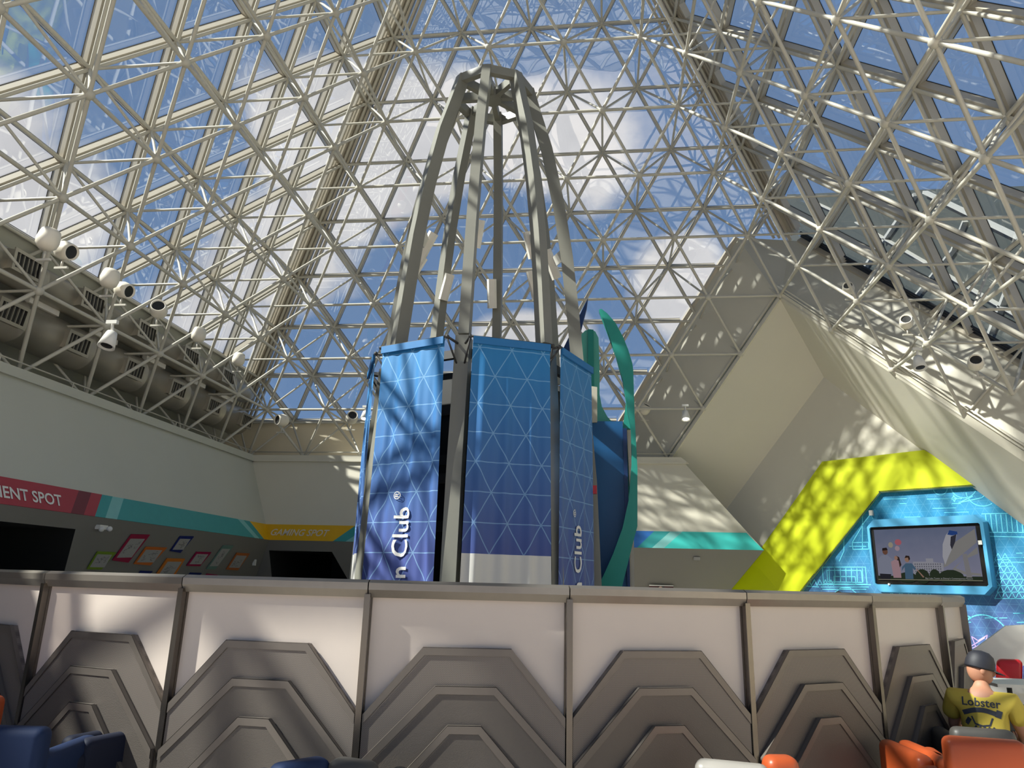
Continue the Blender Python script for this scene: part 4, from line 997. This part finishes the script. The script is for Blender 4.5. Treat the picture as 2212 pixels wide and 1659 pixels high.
tt_ = thing('cafe_table', 'small white table beside the man, thin dark frame under its top', 'table', (tb.x, tb.y, 0)); b.box((tb.x+.2, tb.y, .74), .9, .6, .03); b.build('tabletop', WHT, tt_)
b = MB(); b.tube((tb.x, tb.y, .02), (tb.x, tb.y, .73), .025); b.tube((tb.x, tb.y, 0), (tb.x, tb.y, .02), .22); b.build('leg', CHAR, tt_)

# ------------------------------------------------------------------ people
def skin_mesh(name, verts, edges, radii, m, root=0, sub=2):
    me = D.meshes.new(name); me.from_pydata([Vector(v) for v in verts], edges, []); o = D.objects.new(name, me); COL.objects.link(o)
    sm = o.modifiers.new('skin', 'SKIN'); sm.use_smooth_shade = True
    for i, r in enumerate(radii):
        r = (r, r) if not isinstance(r, tuple) else r
        me.skin_vertices[0].data[i].radius = r; me.skin_vertices[0].data[i].use_root = (i == root)
    if sub: s_ = o.modifiers.new('sub', 'SUBSURF'); s_.levels = sub; s_.render_levels = sub
    dg = bpy.context.evaluated_depsgraph_get(); m2 = D.meshes.new_from_object(o.evaluated_get(dg)); D.objects.remove(o)
    m2.materials.clear(); m2.materials.append(m)
    for p in m2.polygons: p.use_smooth = True
    return m2
def join_meshes(a, mbs):
    bm = bmesh.new(); bm.from_mesh(a)
    for mb_ in mbs:
        t = D.meshes.new('t'); t.from_pydata([tuple(v) for v in mb_.v], [], mb_.f); 
        for p in t.polygons: p.use_smooth = True
        bm.from_mesh(t); D.meshes.remove(t)
    bm.to_mesh(a); bm.free(); 
    for p in a.polygons: p.use_smooth = True
    return a
def head_parts(c, s=1.):
    c = Vector(c); L = []
    b = MB(); b.ball(c, .1*s, 20, 14, (.78, .95, 1.18)); L.append(b)
    b = MB(); b.ball(c+Vector((0, .035, -.055))*s, .065*s, 14, 10, (.85, 1., .9)); L.append(b)          # jaw
    b = MB(); b.ball(c+Vector((0, .1, -.012))*s, .018*s, 8, 6, (.8, 1.1, 1.6)); L.append(b)              # nose
    b = MB(); b.ball(c+Vector((0, .085, -.06))*s, .02*s, 8, 6, (1.4, .6, .45)); L.append(b)              # mouth
    for sx in (-1, 1):
        b = MB(); b.ball(c+Vector((sx*.082, -.005, -.01))*s, .03*s, 8, 6, (.35, .7, 1.05)); L.append(b)    # ear
        b = MB(); b.ball(c+Vector((sx*.032, .082, .018))*s, .014*s, 8, 6); L.append(b)                      # eye
    return L
def hand(wrist, d, s=1.):
    """palm and five curled fingers as short skinned chains"""
    w = Vector(wrist); d = Vector(d).normalized(); side = d.cross(Vector((0, 0, 1))).normalized(); dn = side.cross(d)
    V = [w, w+d*.045*s, w+d*.085*s]; Ed = [(0, 1), (1, 2)]; Rr_ = [(.024, .018), (.036, .016), (.038, .015)]
    for k, (o_, l_) in enumerate(((-.03, .062), (-.01, .075), (.01, .07), (.028, .055))):
        b0 = len(V); V += [w+d*(.10*s)+side*o_*s, w+d*(.10+l_*.5)*s+side*o_*s+dn*.008*s, w+d*(.10+l_)*s+side*o_*s+dn*.03*s]; Ed += [(2, b0), (b0, b0+1), (b0+1, b0+2)]; Rr_ += [.010, .0095, .008]
    b0 = len(V); V += [w+d*.04*s-side*.045*s, w+d*.075*s-side*.062*s+dn*.01*s]; Ed += [(1, b0), (b0, b0+1)]; Rr_ += [.012, .0095]
    return V, Ed, Rr_
def seated_man(loc, rot, s):
    root = D.objects.new('person', None); COL.objects.link(root); root.location = loc; root.rotation_euler = (0, 0, rot); root.scale = (s, s, s)
    tag(root, 'person seated with back turned, in black cap and yellow printed shirt, beside the counter', 'person')
    V = [(0, 0, .52), (0, -.02, .66), (0, 0, .84), (0, .03, .98), (0, .06, 1.05), (0, .075, 1.12),
         (.17, .03, .98), (.24, .1, .74), (.2, .32, .66), (-.17, .03, .98), (-.24, .1, .74), (-.2, .32, .66),
         (.1, .05, .5), (.13, .47, .5), (.13, .8, .32), (.13, .92, .32), (-.1, .05, .5), (-.13, .47, .5), (-.13, .8, .32), (-.13, .92, .32)]
    Ed = [(0, 1), (1, 2), (2, 3), (3, 4), (4, 5), (3, 6), (6, 7), (7, 8), (3, 9), (9, 10), (10, 11), (0, 12), (12, 13), (13, 14), (14, 15), (0, 16), (16, 17), (17, 18), (18, 19)]
    Rr_ = [(.15, .12), (.15, .11), (.16, .11), (.1, .08), .055, .052, .065, .047, .032, .065, .047, .032, .09, .065, .045, .04, .09, .065, .045, .04]
    body = skin_mesh('body', V, Ed, Rr_, SKIN)
    for sx in (1, -1):
        hv, he, hr = hand((sx*.2, .32, .66), (-sx*.3, .9, .05)); hm = skin_mesh('h', hv, he, hr, SKIN, 0, 1)
        bm = bmesh.new(); bm.from_mesh(body); bm.from_mesh(hm); bm.to_mesh(body); bm.free()
    HR = Matrix.Translation((0, .1, 1.2)) @ Matrix.Rotation(math.radians(-62), 4, 'Z') @ Matrix.Rotation(math.radians(-12), 4, 'X')
    hps = head_parts((0, 0, 0), 1.0)
    for h_ in hps: h_.v = [tuple(HR @ Vector(v)) for v in h_.v]
    body = join_meshes(body, hps); o = D.objects.new('body', body); COL.objects.link(o); o.parent = root
    sv = V[:4]+[(.19, .02, .975), (.25, .08, .80), (-.19, .02, .975), (-.25, .08, .80)]
    sm_ = skin_mesh('shirt', sv, [(0, 1), (1, 2), (2, 3), (3, 4), (4, 5), (3, 6), (6, 7)], [(.17, .14), (.175, .135), (.19, .13), (.13, .10), .09, .075, .09, .075], SHIRT)
    o = D.objects.new('shirt', sm_); COL.objects.link(o); o.parent = root; shirt_o = o
    tv = [V[0], V[12], V[13], (.13, .76, .34), V[16], V[17], (-.13, .76, .34)]
    tm_ = skin_mesh('trousers', tv, [(0, 1), (1, 2), (2, 3), (0, 4), (4, 5), (5, 6)], [(.165, .13), .1, .078, .06, .1, .078, .06], DENIM)
    o = D.objects.new('trousers', tm_); COL.objects.link(o); o.parent = root
    # cap: crown + brim turned right
    c = Vector((0, 0, .015)); b = MB(); n = 20; prof_ = [(.001, .112), (.05, .104), (.08, .08), (.095, .04), (.099, .0), (.097, -.012)]
    vs = [c+Vector((r*.9*math.cos(2*math.pi*i/n), r*1.06*math.sin(2*math.pi*i/n), z*1.1)) for r, z in prof_ for i in range(n)]
    b.add(vs, [(j*n+i, j*n+(i+1) % n, (j+1)*n+(i+1) % n, (j+1)*n+i) for j in range(len(prof_)-1) for i in range(n)], True)
    br = []
    for i in range(9):
        a = math.radians(35+110*i/8); br.append((c+Vector((.085*math.cos(a), .1*math.sin(a), 0)), c+Vector((.095*math.cos(a), .1*math.sin(a)+.085, -.022))))
    b.add([p for q in br for p in q], [(2*i, 2*i+1, 2*i+3, 2*i+2) for i in range(8)], True)
    b.v = [tuple(HR @ Vector(v)) for v in b.v]
    o = b.build('cap', NAVC, fixn=False); o.parent = root
    sd = o.modifiers.new('solid', 'SOLIDIFY'); sd.thickness = .006
    # shirt print
    SI = mat('shirt_print', (.03, .035, .05), .8)
    cu = D.curves.new('lettering', 'FONT'); cu.body = 'Lobster'; cu.size = .085; cu.resolution_u = 2; cu.align_x = 'CENTER'; cu.offset = .0015
    tx = D.objects.new('t', cu); COL.objects.link(tx); dg = bpy.context.evaluated_depsgraph_get(); me = D.meshes.new_from_object(tx.evaluated_get(dg)); D.objects.remove(tx)
    me.materials.clear(); me.materials.append(SI)
    me.transform(Matrix(((1, 0, 0, .0), (0, 0, -1, -.115), (0, 1, 0, .93), (0, 0, 0, 1)))); bm = bmesh.new(); bm.from_mesh(me); 
    bmesh.ops.triangulate(bm, faces=bm.faces); bmesh.ops.subdivide_edges(bm, edges=[e for e in bm.edges if e.calc_length() > .02], cuts=2)
    b = MB(); pts = []
    for k in range(15):
        a = math.radians(200+140*k/14); pts.append(Vector((.1*math.cos(a), -.13, .9+.055*math.sin(a)*-1-.02)))
    nn_ = Vector((0, -1, 0)); b.strip([Vector((-.12+.24*k/12, -.13, .875+.03*math.sin(math.pi*k/12))) for k in range(13)], .035, nn_)
    b.strip([Vector((-.07, -.13, .85)), Vector((-.05, -.13, .8)), Vector((0, -.13, .79)), Vector((.05, -.13, .8)), Vector((.07, -.13, .85))], .012, nn_)
    b.strip([Vector((-.11, -.13, .8)), Vector((-.09, -.13, .83))], .03, nn_); b.strip([Vector((.11, -.13, .87)), Vector((.12, -.13, .9))], .04, nn_)
    for k in range(5): b.strip([Vector((-.06+.03*k, -.13, .765)), Vector((-.045+.03*k, -.13, .785))], .012, nn_)
    t_m = D.meshes.new('p'); t_m.from_pydata([tuple(v) for v in b.v], [], b.f); bm.from_mesh(t_m); bm.to_mesh(me); bm.free()
    o = D.objects.new('shirt_print', me); COL.objects.link(o); o.parent = root
    sw = o.modifiers.new('wrap', 'SHRINKWRAP'); sw.target = shirt_o; sw.wrap_method = 'PROJECT'; sw.use_project_y = True; sw.use_project_z = False; sw.use_negative_direction = True; sw.use_positive_direction = True; sw.offset = .003
    return root
hp = pd(2112, 1446, 7.35)
seated_man((hp.x, hp.y, hp.z-1.2), math.radians(-33), 1.)
def standing(loc, rot, h, label, hair, shirt):
    s = h/1.75; root = D.objects.new('person', None); COL.objects.link(root); root.location = loc; root.rotation_euler = (0, 0, rot); root.scale = (s, s, s)
    tag(root, label, 'person')
    V = [(0, 0, .95), (0, 0, 1.12), (0, 0, 1.32), (0, 0, 1.45), (0, 0, 1.52), (0, .01, 1.56), (.18, 0, 1.42), (.23, -.02, 1.15), (.24, .06, .9), (-.18, 0, 1.42), (-.23, -.02, 1.15), (-.24, .06, .9),
         (.1, 0, .88), (.11, .02, .5), (.12, -.02, .08), (.12, .12, .04), (-.1, 0, .88), (-.11, .02, .5), (-.12, -.02, .08), (-.12, .12, .04)]
    Ed = [(0, 1), (1, 2), (2, 3), (3, 4), (4, 5), (3, 6), (6, 7), (7, 8), (3, 9), (9, 10), (10, 11), (0, 12), (12, 13), (13, 14), (14, 15), (0, 16), (16, 17), (17, 18), (18, 19)]
    Rr_ = [(.14, .1), (.13, .1), (.15, .11), (.09, .07), .055, .05, .06, .045, .03, .06, .045, .03, .085, .06, .04, .035, .085, .06, .04, .035]
    body = skin_mesh('body', V, Ed, Rr_, SKIN)
    for sx in (1, -1):
        hv, he, hr = hand((sx*.24, .06, .9), (0, .3, -1)); hm = skin_mesh('h', hv, he, hr, SKIN, 0, 1); bm = bmesh.new(); bm.from_mesh(body); bm.from_mesh(hm); bm.to_mesh(body); bm.free()
    body = join_meshes(body, head_parts((0, .02, 1.64), .98)); o = D.objects.new('body', body); COL.objects.link(o); o.parent = root
    sm_ = skin_mesh('shirt', V[:4]+[V[6], (.22, -.01, 1.22), V[9], (-.22, -.01, 1.22)], [(0, 1), (1, 2), (2, 3), (3, 4), (4, 5), (3, 6), (6, 7)], [(.155, .12), (.15, .12), (.165, .125), (.11, .09), .08, .065, .08, .065], shirt)
    o = D.objects.new('shirt', sm_); COL.objects.link(o); o.parent = root
    tm_ = skin_mesh('trousers', [V[0], V[12], V[13], (.12, -.02, .12), V[16], V[17], (-.12, -.02, .12)], [(0, 1), (1, 2), (2, 3), (0, 4), (4, 5), (5, 6)], [(.15, .12), .1, .075, .055, .1, .075, .055], DENIM)
    o = D.objects.new('trousers', tm_); COL.objects.link(o); o.parent = root
    b = MB(); b.ball((0, .0, 1.665), .103, 16, 10, (.8, .93, 1.08)); o = b.build('hair', hair); o.parent = root
    return root
hp = pd(1811, 1277, 10.5); GH = mat('hair_grey', (.08, .06, .05), .7)
standing((hp.x, hp.y, 0), math.radians(150), hp.z/1.775*1.75, 'person behind the counter, only the crown of short greying hair showing above the rail', GH, CHAR)
# little poster with a face above the rail
P1, P2 = LB(1402, 1265), LB(1454, 1267)
ybp = P1.y-.06; ps = thing('wall_poster', 'dark red poster with a portrait, its top edge just above the counter rail', 'poster', (P1.x, ybp, 1.2))
b = MB(); b.box(((P1.x+P2.x)/2, ybp-.02, 1.32), P2.x-P1.x, .02, .62); b.build('board', mat('poster_red', (.08, .02, .018), .6), ps)
b = MB(); b.box(((P1.x+P2.x)/2, ybp-.03, 1.62+.0), P2.x-P1.x, .02, .025); b.build('top_strip', WHT, ps)
xm = LB(1426, 1270).x; b = MB(); b.lathe((xm, ybp-.035, 1.5), [(.001, 0), (.075, 0)], 16, Matrix(((1, 0, 0), (0, 0, 1), (0, 1.3, 0)))); b.build('portrait_face', mat('poster_skin', (.5, .3, .2), .6), ps)
b = MB(); b.lathe((xm+.02, ybp-.033, 1.51), [(.001, 0), (.105, 0)], 16, Matrix(((1, 0, 0), (0, 0, 1), (0, 1.15, 0)))); b.build('portrait_hair', HAIR, ps)

# ------------------------------------------------------------------ outside: lower roof with white frames seen through the right glass
ex = thing('outside_building', 'neighbouring dark glass roof with white framing seen through the right glass', 'building', (16, 22, 0))
EXM = mat('outside_glass_grey', (.03, .036, .032), .6); EXW = mat('outside_white_frame', (.3, .3, .28), .6)
q = [at(1735, 425, 0, 15.5), at(1995, 415, 0, 15.5), at(2225, 540, 0, 15.5)]
A0 = Vector((15.5, 36, 17.)); 
pts = [at(1700, 420, 0, 15.5), at(1998, 410, 0, 15.5), at(2400, 600, 0, 15.5), at(2400, 1000, 0, 15.5), at(1700, 900, 0, 15.5)]
b = MB(); b.prism(pts, (4, 0, 0)); b.build('glass_roof', EXM, ex)
def exl(x0, y0, x1, y1, w=.25):
    w *= .6 
    b = MB(); b.beam(at(x0, y0, 0, 15.4), at(x1, y1, 0, 15.4), w, .2, (1, 0, 0)); b.build('white_bar', EXW, ex)
for l in ((1998, 415, 2330, 575, .2), (1735, 425, 1800, 455, .1), (1978, 420, 1910, 520, .28), (1905, 520, 1700, 850, .28), (2085, 478, 2060, 540, .16), (2060, 540, 1930, 700, .16), (1860, 435, 2100, 530, .1), (2180, 620, 2140, 720, .25), (1980, 470, 2212, 600, .08), (1850, 480, 2212, 690, .08)): exl(*l)

# ------------------------------------------------------------------ light and sky
sun = D.lights.new('sun', 'SUN'); so = D.objects.new('sun', sun); COL.objects.link(so); sun.energy = 9.5; sun.angle = math.radians(.9); sun.color = (1, .95, .85)
Ld = Vector((.681, .282, -.676)).normalized(); so.rotation_euler = (-Ld).to_track_quat('Z', 'Y').to_euler()
W = D.worlds.new('world'); S.world = W; W.use_nodes = True; t = W.node_tree; t.nodes.clear()
tc = N(t, 'ShaderNodeTexCoord'); sp = N(t, 'ShaderNodeSeparateXYZ'); t.links.new(tc.outputs['Generated'], sp.inputs[0])
base = MX(t, MA(t, 'POWER', MA(t, 'MAXIMUM', sp.outputs[2], 0), .6), (.15, .25, .44), (.12, .185, .32))
no = N(t, 'ShaderNodeTexNoise'); no.inputs['Scale'].default_value = 4.5; no.inputs['Detail'].default_value = 8; no.inputs['Roughness'].default_value = .55; no.inputs['Distortion'].default_value = .3; t.links.new(tc.outputs['Generated'], no.inputs[0])
def blob(x, y, rad, amp):
    d = ray(x, y); vm = N(t, 'ShaderNodeVectorMath', operation='DOT_PRODUCT'); vn = N(t, 'ShaderNodeVectorMath', operation='NORMALIZE'); t.links.new(tc.outputs['Generated'], vn.inputs[0])
    t.links.new(vn.outputs[0], vm.inputs[0]); vm.inputs[1].default_value = d
    return MA(t, 'MULTIPLY', MA(t, 'SUBTRACT', 1, MA(t, 'DIVIDE', MA(t, 'SUBTRACT', 1, vm.outputs['Value']), 1-math.cos(math.radians(rad))), clamp=True), amp)
acc = None
for bl_ in ((640, 200, 7, .4), (740, 330, 7, .4), (900, 270, 7, .45), (1060, 300, 6, .35), (1260, 310, 7, .5), (560, 480, 6, .3), (0, 420, 9, .4), (700, 590, 5, .35), (520, 600, 7, .4), (430, 720, 7, .35), (1470, 620, 5, .55), (1080, 745, 4, .6), (880, 470, 5, .2), (1200, 730, 4, .5), (-300, 500, 15, .3)):
    v = blob(*bl_); acc = v if acc is None else MA(t, 'ADD', acc, v)
cl_ = MA(t, 'MULTIPLY', MA(t, 'ADD', MA(t, 'SUBTRACT', no.outputs[0], .70), acc), 4.5, clamp=True)
n3 = N(t, 'ShaderNodeTexNoise'); n3.inputs['Scale'].default_value = 9; n3.inputs['Detail'].default_value = 4; t.links.new(tc.outputs['Generated'], n3.inputs[0])
cw = MX(t, n3.outputs[0], (.42, .40, .42), (.86, .80, .78))
colr = MX(t, cl_, base, cw)
bg = N(t, 'ShaderNodeBackground'); t.links.new(colr, bg.inputs[0]); bg.inputs[1].default_value = 1.0
wo = N(t, 'ShaderNodeOutputWorld'); t.links.new(bg.outputs[0], wo.inputs[0])

S.view_settings.view_transform = 'Standard'; S.view_settings.look = 'None'; S.view_settings.gamma = 1; S.view_settings.use_curve_mapping = False; S.view_settings.exposure = .4
S.render.engine = 'CYCLES'
S.cycles.max_bounces = 8; S.cycles.transparent_max_bounces = 16
